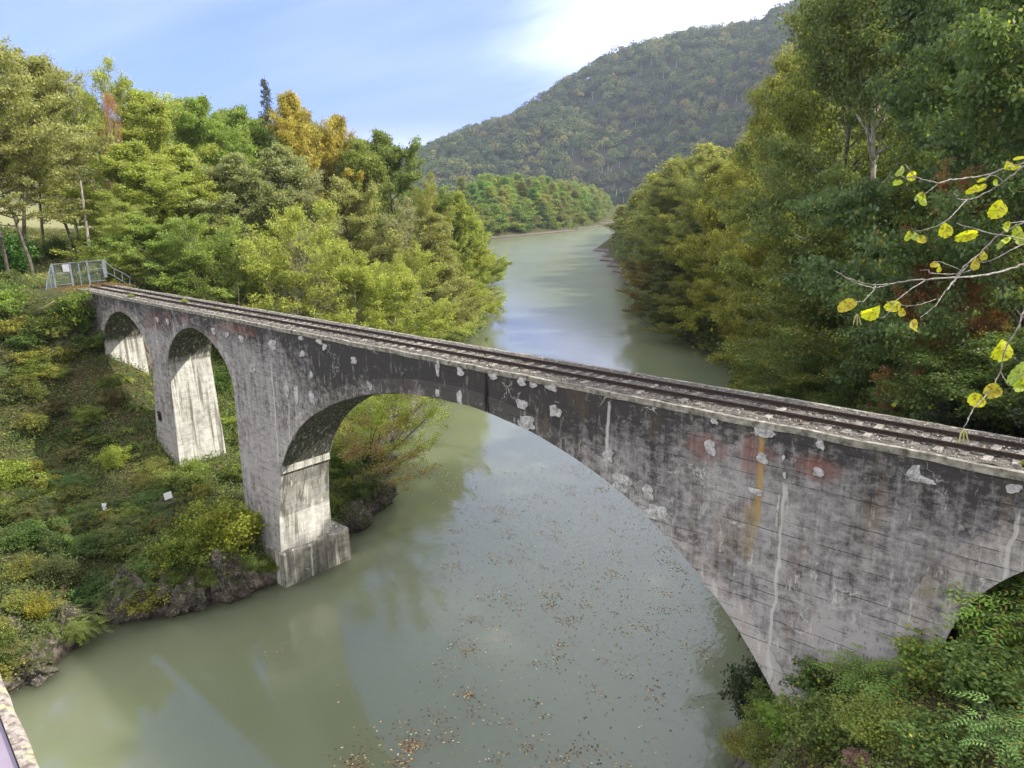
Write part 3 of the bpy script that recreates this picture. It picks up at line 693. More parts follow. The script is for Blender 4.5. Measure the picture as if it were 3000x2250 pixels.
# wire mesh: fine diagonal wires as real geometry
def wires(a, b, c, d, n, name):             # quad a-b (bottom), d-c (top)
    a, b, c, d = map(Vector, (a, b, c, d)); m = MB()
    for i in range(1, n):
        s_ = i/n
        m.bar(a.lerp(b, s_), d.lerp(c, s_), .008)
    k = max(2, int(n*(d-a).length/max((b-a).length, .1)))
    for i in range(1, k):
        s_ = i/k
        m.bar(a.lerp(d, s_), b.lerp(c, s_), .008)
    m.build(name, M_GALV, fe)
wires(P(-.5, .12), P(1, .14), P(1, 2.06), P(-.5, 2.06), 14, 'wire_mesh')
wires(P(1, .14), P(2.5, .16), P(2.5, 2.08), P(1, 2.06), 14, 'wire_mesh')
wires(P(2.5, .16), P(4, .2), P(4, 2.1), P(2.5, 2.08), 14, 'wire_mesh')
wires(P(-1.8, -2.3, 1.1), P(-.58, -.05), P(-.58, 2.0), P(-1.85, -1.0, 1.1), 20, 'wire_mesh')
# landing earth strewn with brown leaves is the ground itself there
# ------------------------------------------------------------ plants: generators
def branch_path(p, d, L, rng, n=5, up=.1, wob=.1):
    pts = [np.array(p, float)]; d = np.array(d, float); d /= np.linalg.norm(d)
    for i in range(n):
        d = d+rng.normal(size=3)*wob+np.array([0, 0, up]); d /= np.linalg.norm(d)
        pts.append(pts[-1]+d*L/n)
    return np.array(pts)
def gen_tree(seed, H=16., R=6., bare=.25, nl=22, nb=7, lv=26000, leaf=.16, up=.12, flat=.45, stems=1, spread=.42, lean=(0, 0), pole=.10, envp=.8):
    rng = np.random.default_rng(seed); wood = []; seg = []
    for s_ in range(stems):
        a0 = rng.random()*6.3; k = .22 if stems > 1 else .03
        d0 = np.array([math.cos(a0)*k+lean[0], math.sin(a0)*k+lean[1], 1.])
        Hs = H*(1 if s_ == 0 else rng.uniform(.7, .95))
        tp = branch_path((math.cos(a0)*.25*(stems > 1), math.sin(a0)*.25*(stems > 1), -.6), d0, (Hs+.6)*.93, rng, 9, .01, .05)
        r0 = H*.0125*(1 if stems == 1 else .65)
        wood.append(tube(tp, np.linspace(r0, r0*.18, len(tp)), 7))
        tl = np.linspace(0, 1, len(tp)); nlim = max(4, nl//stems)
        for i in range(nlim):
            u = (i+.5)/nlim; tt = bare+(1-bare)*u*.97
            p = np.array([np.interp(tt, tl, tp[:, k2]) for k2 in range(3)])
            a = i*2.399+rng.normal()*.4+s_; env = (math.sin(PI*min(1, (u*.86+.14))**envp))*.95+.12
            L = R*env*rng.uniform(.72, 1.18)
            el_ = .1+.9*u+rng.normal()*.12
            lp = branch_path(p, (math.cos(a), math.sin(a), el_), L, rng, 6, up*(.3 if u < .4 else 1), .12)
            lr = r0*.42*(1-.55*u)
            wood.append(tube(lp, np.linspace(lr, lr*.18, len(lp)), 5)); ll = np.linspace(0, 1, len(lp))
            seg.append((lp[-2], lp[-1], .8))
            for b in range(nb):
                q = .28+.72*(b+rng.random())/nb; pp = np.array([np.interp(q, ll, lp[:, k2]) for k2 in range(3)])
                dd = (lp[-1]-lp[0]); dd = dd/np.linalg.norm(dd); sd_ = 1 if b % 2 else -1
                side = np.cross(dd, (0, 0, 1.))*sd_; d = dd*.7+side*rng.uniform(.5, 1.1)+np.array([0, 0, rng.normal()*.35+.1])
                L2 = L*.42*(1.15-.5*q)*rng.uniform(.7, 1.3)+.35
                bp = branch_path(pp, d, L2, rng, 3, .02, .15)
                wood.append(tube(bp, np.linspace(lr*.3, .008, len(bp)), 3))
                for e_ in range(3): seg.append((bp[e_], bp[e_+1], .5+.35*e_))
    wts = np.array([np.linalg.norm(s_[1]-s_[0])*s_[2] for s_ in seg]); wts /= wts.sum()
    pick = rng.choice(len(seg), lv, p=wts); A = np.array([s_[0] for s_ in seg])[pick]; B = np.array([s_[1] for s_ in seg])[pick]
    u = rng.random((lv, 1)); c = A+(B-A)*u+rng.normal(size=(lv, 3))*np.array([spread, spread, spread*flat])
    nr = rng.normal(size=(lv, 3))*.75+np.array([0, 0, .75])
    Ls = leaf*rng.uniform(.7, 1.3, lv); V, Q = leafcards(c, nr, Ls, Ls*.72, rng)
    segr = rng.random(len(seg))[pick]
    wv, wq = merge(wood)
    return (wv, wq), (V, Q, np.clip(rng.random(lv)*.75+segr*.25, 0, .999))
def tree_meshes(name, bark=None, **k):
    (wv, wq), (V, Q, r) = gen_tree(**k)
    return (mesh_np(name+'_trunk', wv, wq, bark or M_BARK, smooth=True), mesh_np(name+'_crown', V, Q, M_LEAF, rnd=r), k.get('H', 16.), k.get('R', 6.))
PROTO = {
    'a': tree_meshes('broadleaf', seed=1, lv=56000, nl=30, nb=10, leaf=.205, spread=.27, bare=.15, envp=.6),
    'b': tree_meshes('broadleaf', seed=2, lv=56000, nl=30, nb=10, leaf=.185, stems=3, bare=.25, bark=M_PALE, envp=.6, spread=.25),
    'c': tree_meshes('broadleaf', seed=3, lv=62000, nl=34, nb=10, leaf=.21, envp=.5, spread=.30, bare=.12),
    'd': tree_meshes('broadleaf', seed=4, lv=36000, nl=28, nb=11, spread=.24, leaf=.15, bark=M_PALE, stems=2, envp=.55, bare=.2),
    'h': tree_meshes('high_crowned_tree', seed=6, lv=34000, nl=26, nb=10, leaf=.19, spread=.26, bare=.46, envp=.5),
    'p': tree_meshes('pale_stemmed_tree', seed=7, lv=36000, nl=30, nb=10, leaf=.18, stems=5, bare=.42, bark=M_PALE, envp=.5, spread=.26),
    's': tree_meshes('sparse_tree', seed=5, lv=15000, nl=28, nb=12, spread=.30, leaf=.13, bark=M_PALE, envp=.6),
    'R': tree_meshes('big_tree', seed=11, H=20, R=7, lv=80000, nl=30, nb=9, leaf=.18, spread=.36, bare=.2, bark=M_PALE),
    'Q': tree_meshes('big_tree', seed=12, H=20, R=7, lv=75000, nl=28, nb=9, leaf=.20, spread=.38, flat=.3, bare=.15),
    'T': tree_meshes('big_tree', seed=13, H=20, R=7, lv=75000, nl=26, nb=10, leaf=.17, spread=.32, bare=.1, stems=2, flat=.35),
    'f': tree_meshes('far_tree', seed=21, H=20, R=6, lv=9000, nl=26, nb=6, leaf=.6, spread=.8, bare=.0, envp=.42),
    'g': tree_meshes('far_tree', seed=22, H=20, R=6, lv=9000, nl=26, nb=6, leaf=.6, spread=.9, bare=.0, envp=.38),
    'L': tree_meshes('leaning_tree', seed=31, H=9, R=4.2, lv=9000, nl=14, nb=8, leaf=.13, spread=.22, bare=.25, stems=3, lean=(.55, -.12), bark=M_BARK),
}
def gen_conifer(seed, H=16, R=3., leafn=9000, sparse=1.):
    rng = np.random.default_rng(seed); wood = [tube([(0, 0, -.5), (0, 0, H*.5), (.1, 0, H)], [H*.012, H*.007, .02], 7)]; cs = []
    for i in range(int(46*sparse)):
        u = (i+.5)/(46*sparse); z = H*(.12+.86*u); L = R*(1-u)**.8*rng.uniform(.6, 1.15)+.15
        for b in range(5):
            a = rng.random()*6.3; e_ = np.array([math.cos(a)*L, math.sin(a)*L, -.12*L+.35*L*u])
            wood.append(tube([(0, 0, z), np.array([0, 0, z])+e_], [.03, .006], 3))
            k = int(leafn/(46*sparse*5)*(.4+L/R)); s_ = rng.random((k, 1))**.7
            c = np.array([0, 0, z])+e_*s_+rng.normal(size=(k, 3))*np.array([.16, .16, .09])*(1.2-s_*.4); cs.append(c)
    c = np.concatenate(cs); V, Q = leafcards(c, rng.normal(size=c.shape)*.6+np.array([0, 0, .6]), .3, .10, rng)
    wv, wq = merge(wood)
    return (mesh_np('conifer_trunk', wv, wq, M_BARK), mesh_np('conifer_crown', V, Q, M_LEAF, rnd=rng.random(len(Q))), H, R)
PROTO['k'] = gen_conifer(41, 16, 2.6, 7000, 1.25)
PROTO['K'] = gen_conifer(42, 16, 4.2, 26000, 1.3)
def put_tree(kind, x, y, z, H, R, col, autumn, label, name='tree', cat='tree', group=None, rz=None):
    tm, cm, h0, r0 = PROTO[kind]; rt_ = empty(name, (x, y, z), 0)
    rz = random.random()*6.28 if rz is None else rz; rt_.rotation_euler = (0, 0, rz)
    s_ = (R/r0, R/r0, H/h0)
    for nm, me in (('trunk', tm), ('crown', cm)):
        o = link(nm, me, rt_); o.scale = s_
        if nm == 'crown': o.color = ((col[0] if col[0] > col[1]*1.15 else min(col[0], col[1]*(1.1 if col[0] > .25 else .90))), *col[1:], autumn)
    tag(rt_, label, cat, group); return rt_
def groundpt(vx, dist, dmin=1.2):
    d = ray(vx, 450); a = math.atan2(d[0], d[1])
    for k in range(60):
        x = CAM[0]+math.sin(a)*dist; y = CAM[1]+math.cos(a)*dist
        if shore(x, y)[0][0] > dmin and not (-16 < x < 78 and -1.2 < y < 4.6): break
        dist += 1.5
    return x, y, h1(x, y), dist
def vtop(vx, vy, dist):
    d = ray(vx, vy); return CAM[2]+dist*d[2]/math.hypot(d[0], d[1])
random.seed(4)
def T(vx, vt, dist, R, kind, col, au, label, name='tree', H=None, rz=None):
    x, y, z, dist = groundpt(vx, dist); zt = vtop(vx, vt, dist)
    return put_tree(kind, x, y, z-.3, H or max(3., zt-z), R, col, au, label, name, 'tree', rz=rz)
YG = (.215, .262, .062); GR = (.150, .215, .052); OL = (.195, .215, .085); GG = (.175, .205, .095); DK = (.085, .125, .042); OR = (.265, .24, .06); BG = (.195, .24, .06); GY = (.205, .205, .12)
LEFTTREES = [
 (30, 85, 100, 6.5, 'h', OL, .12, 'olive and grey tree at the far left edge of the skyline'),
 (-50, 60, 92, 6.5, 'h', OL, .12, 'tall olive tree cut by the left edge of the photo above the slope'),
 (75, 150, 112, 5.0, 'h', BG, .06, 'bright yellow-green tree beside the olive tree at the left skyline'),
 (160, 125, 118, 6.0, 's', GY, .10, 'thin grey half-bare tree that lets the sky through on the left skyline'),
 (262, 105, 114, 6.5, 'd', YG, .14, 'tall airy yellow-green tree, highest of the left wood'),
 (345, 165, 112, 6.5, 'a', YG, .10, 'yellow-green tree right of the tall airy one'),
 (440, 190, 118, 6.5, 'a', GR, .03, 'deep green rounded tree in the middle of the left skyline'),
 (520, 205, 122, 6.5, 'c', GR, .05, 'deep green tree just left of the lone conifer'),
 (655, 178, 124, 5.6, 'a', OR, .15, 'orange-yellow autumn tree on the skyline right of the conifer'),
 (728, 222, 124, 5.0, 'a', OR, .15, 'smaller golden tree below the orange-yellow skyline tree'),
 (862, 258, 128, 7.5, 'a', (.115, .16, .045), .03, 'dark green tree at the right shoulder of the left wood'),
 (795, 282, 124, 6.0, 'c', (.14, .18, .05), .06, 'dark olive tree left of the dark shoulder tree'),
 (915, 350, 122, 4.0, 'd', (.24, .215, .06), .2, 'small ochre tree below the dark shoulder tree'),
 (968, 395, 132, 5.5, 'a', BG, .04, 'bright green tree stepping down towards the river'),
 (1020, 440, 132, 5.5, 'c', BG, .03, 'bright green tree furthest right of the left wood, over the water'),
 (210, 175, 134, 7, 'c', YG, .04, 'rounded yellow-green crown filling the skyline behind the scarlet one'),
 (395, 190, 134, 7, 'c', YG, .03, 'rounded crown on the left skyline between two green trees'),
 (485, 215, 136, 7, 'c', (.16, .21, .06), .03, 'broad green crown on the skyline left of the conifer'),
 (570, 232, 136, 7, 'c', (.17, .20, .075), .03, 'broad crown on the skyline at the foot of the conifer'),
 (690, 225, 138, 6.5, 'c', (.22, .23, .06), .08, 'yellow-green crown between the two golden trees'),
 (800, 285, 138, 7, 'c', (.15, .195, .055), .03, 'rounded crown on the skyline right of the golden trees'),
 (45, 300, 92, 5.5, 'h', OL, .12, 'thin olive tree with dark limbs left of the clearing'),
 (150, 250, 106, 5.5, 'h', GY, .14, 'greyish half-bare tree behind the clearing'),
 (300, 290, 98, 6.5, 'a', BG, .10, 'fresh green tree behind the snapped trunk'),
 (395, 290, 100, 6.0, 'c', YG, .10, 'dense yellow-green tree in the second row of the left wood'),
 (480, 310, 102, 6.5, 'a', GG, .05, 'grey-green tree in the second row below the conifer'),
 (575, 290, 104, 6.5, 'c', GG, .05, 'broad grey-green tree right below the lone conifer'),
 (670, 300, 104, 6.0, 'd', (.18, .19, .10), .08, 'silvery green tree in the middle of the left wood'),
 (765, 360, 106, 6.0, 'a', OL, .15, 'olive tree under the golden one'),
 (850, 405, 108, 5.5, 'd', GY, .20, 'greyish twiggy tree in front of the dark shoulder tree'),
 (915, 440, 112, 5.5, 'c', OL, .22, 'olive and rust tree near the right end of the left wood'),
 (985, 480, 118, 5.5, 'a', YG, .28, 'yellow-green tree with rusty branches above the water'),
 (1040, 520, 124, 5.0, 'c', BG, .03, 'bright green tree leaning out over the river from the left wood'),
 (265, 400, 88, 3.6, 'd', BG, .05, 'young green tree just behind the right end of the grey fence'),
 (320, 445, 86, 4.5, 'a', GR, .03, 'low green tree behind the left end of the track'),
 (400, 425, 86, 4.5, 'p', GR, .05, 'layered green tree behind the second small arch'),
 (475, 470, 84, 4.0, 'p', (.10, .14, .03), .08, 'dark green thicket tree behind the bridge, left of the pale trunks'),
 (590, 385, 84, 5.8, 'p', YG, .22, 'spreading tree with pale trunks and orange-tinged crown behind the bridge'),
 (665, 480, 84, 4.0, 's', GY, .20, 'bare grey twiggy tree behind the bridge'),
 (735, 470, 86, 4.8, 'p', YG, .14, 'yellow-green tree right of the bare grey one'),
 (810, 490, 88, 5.2, 'b', YG, .18, 'fine-leaved yellow-green tree behind the main span'),
 (885, 500, 92, 5.5, 'd', YG, .16, 'broad yellow-green tree with long branches behind the main span'),
 (955, 555, 100, 5.5, 'b', OL, .32, 'rust-tinged tree hanging low over the river bank'),
 (1010, 600, 112, 5.0, 'c', YG, .12, 'low yellow-green tree at the water edge right of the rust-tinged one'),
]
for a in LEFTTREES: T(*(a[:3]+(a[3]*1.22,)+a[4:]))
T(597, 158, 130, 3.3, 'k', (.055, .075, .045), .0, 'lone spindly conifer rising above the left skyline', 'conifer')
T(262, 178, 106, 1.9, 's', (.26, .09, .04), .45, 'scarlet vine-like tree glowing among the left yellow-green crowns', 'maple_tree')
# the snapped pole, slim trunks near the fence
def pole(name, vx, vtop_, x, y, r, label, bend=.3, mat=M_BARK, cat='tree'):
    z = h1(x, y); rt_ = empty(name, (x, y, z)); tag(rt_, label, cat)
    d = np.array([x, y])-CAM[:2]; H = vtop(vx, vtop_, float(np.hypot(*d)))-z
    m = MB(); rp = np.random.default_rng(int(vx)); n = 8
    pts = [(bend*math.sin(i/n*2.2), .4*bend*math.cos(i/n*3)-.4*bend, -.4+(H+.4)*i/n) for i in range(n+1)]
    m.tube(pts, np.linspace(r, r*.62, n+1), 8); m.add([pts[-1]], []); m.build('trunk', mat, rt_, True)
    for k in range(7):
        zz = H*rp.uniform(.25, .97); a = rp.random()*6.3; L = rp.uniform(.3, 1.0); b = .3*bend; m = MB()
        m.tube([(b, 0, zz), (b+math.cos(a)*L, math.sin(a)*L, zz+.25*L)], [.035, .012], 4)
        m.build('branch_stub', mat, rt_)
    return rt_
pole('dead_trunk', 183, 390, -24.5, 6.4, .20, 'straight bare grey trunk snapped off at the top behind the fence', -.25, M_PALE)
pole('slim_tree', 50, 400, -27, -1.0, .20, 'dark slim trunk at the far left of the clearing', .4)
pole('slim_tree', 235, 470, -19.5, 6.8, .11, 'thin curved grey trunk beside the right wing of the fence', -.7, M_PALE)
# under-arch trees leaning over the water
for (x, y, H, R, col, au, lb, rz) in ((14.5, 13.0, 9.5, 4.4, (.20, .26, .04), .05, 'green-leaved tree with dark leaning stems seen through the main arch', .3),
                                      (16.4, 10.4, 7.0, 5.2, (.17, .13, .06), .55, 'rusty half-bare tree drooping over the water below the main arch', .0),
                                      (6.5, 21.5, 9.0, 4.5, BG, .06, 'bright green tree behind the leaning stems under the main arch', 1.0)):
    put_tree('L', x, y, h1(x, y)-.2, H, R, col, au, lb, 'leaning_tree', rz=rz)
# peninsula wood
rp = np.random.default_rng(8); k = 0
for i in range(1500):
    vx = rp.uniform(1000, 1308); dd = rp.uniform(440, 1050)
    a_ = ray(vx, 450); a_ = math.atan2(a_[0], a_[1]); x = CAM[0]+math.sin(a_)*dd; y = CAM[1]+math.cos(a_)*dd
    s_, rgt = shore(x, y)
    if rgt[0] or not (.5 < s_[0] < 60): continue
    if s_[0] > 14 and rp.random() < .5: continue
    c_ = [GR, (.125, .17, .045), (.18, .21, .06), (.10, .145, .04), (.15, .19, .05), (.16, .18, .06)][rp.integers(6)]; c_ = tuple(q*rp.uniform(.75, 1.1) for q in c_)
    zg = h1(x, y)
    put_tree('f' if k % 2 else 'g', x, y, zg-.5, rp.uniform(17, 23), rp.uniform(7, 10), c_, rp.choice([.0, .02, .04]), 'green tree in the dense belt lining the far wooded point beside the river', 'tree', group='trees on the far wooded point')
    k += 1
    if k >= 190: break
# right bank
RIGHTTREES = [
 (1392, 400, 250, 8, 'f', (.10, .12, .035), .06, 'dark green tree at the waterline where the right bank meets the far river'),
 (1425, 365, 235, 9, 'g', (.13, .16, .04), .06, 'sunlit-topped tree above the far bend on the right bank'),
 (1470, 330, 225, 9, 'f', YG, .05, 'yellow-green domed tree on the right bank against the hill'),
 (1520, 300, 215, 9, 'g', YG, .04, 'tall yellow-green tree right of the domed one against the hill'),
 (1395, 520, 205, 6, 'g', (.12, .09, .035), .4, 'brownish low tree hanging over the water on the far right bank'),
 (1480, 400, 170, 4.5, 'K', (.030, .05, .028), .0, 'dark conifer standing on the right bank against the yellow-green trees'),
 (1425, 560, 160, 6, 'f', (.11, .09, .035), .35, 'russet tree at the waterline below the dark conifer'),
 (1560, 330, 125, 7.5, 'c', (.17, .20, .04), .14, 'sunlit olive tree left of the big right-bank trees'),
 (1500, 560, 120, 6, 'c', (.14, .15, .035), .30, 'yellow-tinged olive tree overhanging the water on the right bank'),
 (1600, 250, 96, 7.5, 'R', (.12, .15, .035), .16, 'airy tall tree at the left side of the right-bank wood'),
 (1690, 60, 78, 8, 'R', (.105, .14, .040), .16, 'tall tree with yellow-flecked crown against the sky on the right'),
 (1800, -120, 66, 8.5, 'Q', (.085, .125, .045), .10, 'tall dull green tree rising out of the top of the photo'),
 (1930, -230, 54, 8, 'R', (.07, .115, .05), .10, 'birch-like tree with dark speckled trunk on the right bank'),
 (2060, -260, 46, 7.5, 'Q', (.06, .11, .06), .05, 'blue-green broad-leaved tree on the right bank'),
 (2180, -260, 42, 7, 'T', (.07, .115, .04), .08, 'dark green tree at the top right corner'),
 (2290, -160, 36, 6, 'Q', (.06, .11, .05), .06, 'dark tree cut by the right edge above the overhanging twigs'),
 (2120, 300, 38, 2.6, 'T', (.19, .10, .055), .35, 'red-brown autumn tree among the dark right-hand trees'),
 (1620, 470, 84, 6, 'T', (.13, .145, .035), .30, 'golden-flecked lower tree over the right waterline'),
 (1720, 420, 70, 6.5, 'Q', (.11, .135, .035), .22, 'mid-height olive tree on the right bank above the water'),
 (1830, 480, 58, 6, 'R', (.07, .11, .04), .14, 'mid-height dark green tree behind the birch-like trunk'),
 (1640, 700, 72, 4.5, 'T', (.15, .12, .04), .45, 'low russet tree brushing the water beside the bridge'),
 (1730, 710, 60, 5, 'Q', (.065, .11, .045), .08, 'low dark green tree overhanging the water just behind the track'),
 (1850, 700, 50, 4.8, 'T', (.055, .10, .04), .06, 'dark green tree with layered branches right behind the deck'),
 (1960, 720, 44, 4.5, 'Q', (.05, .095, .035), .06, 'leafy green tree behind the deck under the yellow twigs'),
 (2080, 760, 38, 4.2, 'Q', (.055, .10, .035), .08, 'leafy green tree behind the deck below the catkins'),
 (2190, 780, 35, 4.2, 'T', (.055, .10, .035), .06, 'dark leafy tree behind the right end of the deck'),
 (2300, 700, 33, 4.5, 'Q', (.055, .10, .035), .06, 'dark leafy tree at the right edge just behind the rails'),
]
for a in RIGHTTREES: T(*(a[:5]+((a[5] if a[5][0] > a[5][1]*1.15 else (min(a[5][0]*1.42, .19), min(a[5][1]*1.2, .20), a[5][2]*.95)), a[6]*.7)+a[7:]))
def exact(vx, dist):
    d = ray(vx, 450); a = math.atan2(d[0], d[1]); return CAM[0]+math.sin(a)*dist, CAM[1]+math.cos(a)*dist
random.seed(21)
for vx, dist, vt, R_3, kd, c_, au, lb in (
    (1405, 158, 520, 7.0, 'T', (.15, .115, .045), .35, 'russet-tinged tree at the tip of the rounded right-bank headland'),
    (1425, 166, 430, 7.5, 'Q', (.10, .13, .045), .10, 'dark green tree leading the rounded headland on the right bank'),
    (1462, 152, 370, 8.0, 'R', (.13, .155, .05), .12, 'tall olive tree on the rounded headland of the right bank'),
    (1500, 146, 310, 8.5, 'T', (.15, .175, .05), .10, 'sunlit tree crowning the rounded headland of the right bank'),
    (1452, 140, 560, 6.5, 'Q', (.085, .11, .04), .20, 'shaded tree at the waterline of the right-bank headland'),
    (1545, 136, 330, 8.0, 'R', (.14, .165, .05), .12, 'olive tree behind the crown of the right-bank headland'),
    (1500, 128, 600, 5.5, 'T', (.13, .14, .045), .25, 'low olive tree at the inner foot of the right-bank headland')):
    x, y = exact(vx, dist); zg = max(h1(x, y), WZ+.3); zt = vtop(vx, vt, dist)
    put_tree(kd, x, y, zg-.4, zt-zg, R_3, c_, au, lb)
random.seed(12)
RSH = [(50, 27), (46, 37), (41, 50), (36.5, 60), (27, 70), (21, 78), (14, 86), (7, 93), (0, 101), (-7, 110), (-18, 121), (-30, 134), (-43, 149), (-56, 163), (-70, 181), (-86, 203), (-104, 227), (-124, 254), (-146, 290), (-170, 330), (-195, 375)]
for i, (x, y) in enumerate(RSH):
    while shore(x, y)[0][0] < .5: x += .4; y += .2
    c_ = [(.10, .135, .04), (.15, .16, .045), (.15, .135, .045), (.09, .12, .04)][i % 4]; far_ = y > 125; x += (5 if far_ else 1.5)
    put_tree(('f', 'g')[i % 2] if far_ else 'TQR'[i % 3], x, y, h1(x, y)-.3, random.uniform(11, 16), random.uniform(6, 8), c_, .2, 'dark tree in the row overhanging the waterline of the right bank', 'tree', group='trees overhanging the right waterline')
for i in range(46):
    q = i/45; x = 40-260*q**1.1+random.uniform(4, 22); y = 62+330*q**1.05+random.uniform(-8, 8)
    while shore(x, y)[0][0] < 6: x += 2; y += 1
    put_tree(('f', 'g')[i % 2] if y > 120 else 'TQR'[i % 3], x, y, h1(x, y)-.3, random.uniform(14, 20), random.uniform(6, 8), [(.09, .13, .035), (.15, .17, .04), (.12, .15, .04)][i % 3], .1, 'green tree of the right bank wood behind the waterline row', 'tree', group='trees of the right bank wood')
# ------------------------------------------------------------ bushes, ferns, undergrowth
def gen_bush(seed, R=1.5, H=1.6, n=3500, leaf=.10, pinnate=0, stems=14):
    rng = np.random.default_rng(seed); wood = []; cs = []; ns = []; Ls = []; Ws = []; Vp = []; 
    tips = []
    for i in range(stems):
        a = rng.random()*6.3; q = rng.random()**.5
        d = np.array([math.cos(a)*R*q, math.sin(a)*R*q, H*(1.05-.5*q*q)*rng.uniform(.6, 1.05)])
        pth = branch_path((0, 0, -.1), d*[.6, .6, 1.2], np.linalg.norm(d), rng, 5, -.06, .10); wood.append(tube(pth, np.linspace(.018, .004, len(pth)), 4))
        tips.append(pth)
        for b in range(5):
            p0 = pth[2+b % 4]; bp = branch_path(p0, rng.normal(size=3)+[0, 0, .3], .3*R+.15, rng, 3, .0, .2); wood.append(tube(bp, [.006, .005, .004, .003], 3)); tips.append(bp)
    if not pinnate:
        A = np.concatenate([q[1:-1] for q in tips]); B = np.concatenate([q[2:] for q in tips]); k = rng.integers(0, len(A), n)
        c = A[k]+(B[k]-A[k])*rng.random((n, 1))+rng.normal(size=(n, 3))*np.array([.16, .16, .10])*R*.6
        c[:, 2] = np.maximum(c[:, 2], .03)
        L = leaf*rng.uniform(.6, 1.35, n); V, Q = leafcards(c, rng.normal(size=(n, 3))*.6+np.array([0, 0, .8]), L, L*.68, rng)
        r = rng.random(n)
    else:
        Vs = []; rs = []
        for q in tips:
            for fnum in range(pinnate):
                p0 = q[-1-fnum % 3]; a = rng.random()*6.3; L = leaf*rng.uniform(4, 6.5)
                d = np.array([math.cos(a), math.sin(a), .35]); fr = branch_path(p0, d, L, rng, 8, -.13, .02)
                shade = rng.random()
                for j in range(1, 9):
                    tg = fr[j]-fr[j-1]; tg /= np.linalg.norm(tg); sdv = np.cross(tg, (0, 0, 1)); sdv /= np.linalg.norm(sdv)+1e-9
                    for s_ in (-1, 1):
                        dd = sdv*s_*.85+tg*.45+np.array([0, 0, -.12]); l_ = leaf*(1.15-.04*j)*rng.uniform(.85, 1.1); ww = tg*l_*.17
                        a0 = fr[j]; Vs += [a0, a0+dd*l_*.45+ww, a0+dd*l_, a0+dd*l_*.45-ww]; rs.append(np.clip(shade*.8+rng.random()*.2, 0, .999))
                wood.append(tube(fr, np.linspace(.004, .002, len(fr)), 3))
        V = np.array(Vs); Q = np.arange(len(V)).reshape(-1, 4); r = np.array(rs)
    wv, wq = merge(wood)
    return (mesh_np('bush_stems', wv, wq, M_BARK), mesh_np('bush_leaves', V, Q, M_LEAF, rnd=r), H, R)
PROTO['B1'] = gen_bush(61, 1.6, 1.6, 12000, .10, stems=22)
PROTO['B2'] = gen_bush(62, 1.6, 1.7, 8000, .14, stems=16)
PROTO['B3'] = gen_bush(63, 1.5, 1.8, 12000, .085, stems=20)
PROTO['B4'] = gen_bush(64, 1.5, 1.8, 7500, .13, stems=18)
PROTO['P'] = gen_bush(65, 1.2, 2.2, 0, .15, pinnate=3, stems=9)
PROTO['Q2'] = gen_bush(66, 1.0, 2.0, 0, .11, pinnate=4, stems=8)
def put_bush(kind, x, y, R, H, col, au, label, name='bush', cat='bush', group=None, dz=0., rz=None):
    tm, cm, h0, r0 = PROTO[kind]; rt_ = empty(name, (x, y, h1(x, y)+dz), random.random()*6.28 if rz is None else rz)
    for nm, me in (('stems', tm), ('foliage', cm)):
        o = link(nm, me, rt_); o.scale = (R/r0, R/r0, H/h0)
        if nm == 'foliage': o.color = (*col, au)
    tag(rt_, label, cat, group); return rt_
def onground(vx, vy, src=False):
    d = ray(vx, vy, src)/1.0; s_ = np.arange(3, 160, .25); Pp = CAM[None]+d[None]*s_[:, None]
    g_ = height(Pp[:, 0], Pp[:, 1]); k = np.argmax(Pp[:, 2] < g_); return Pp[k]
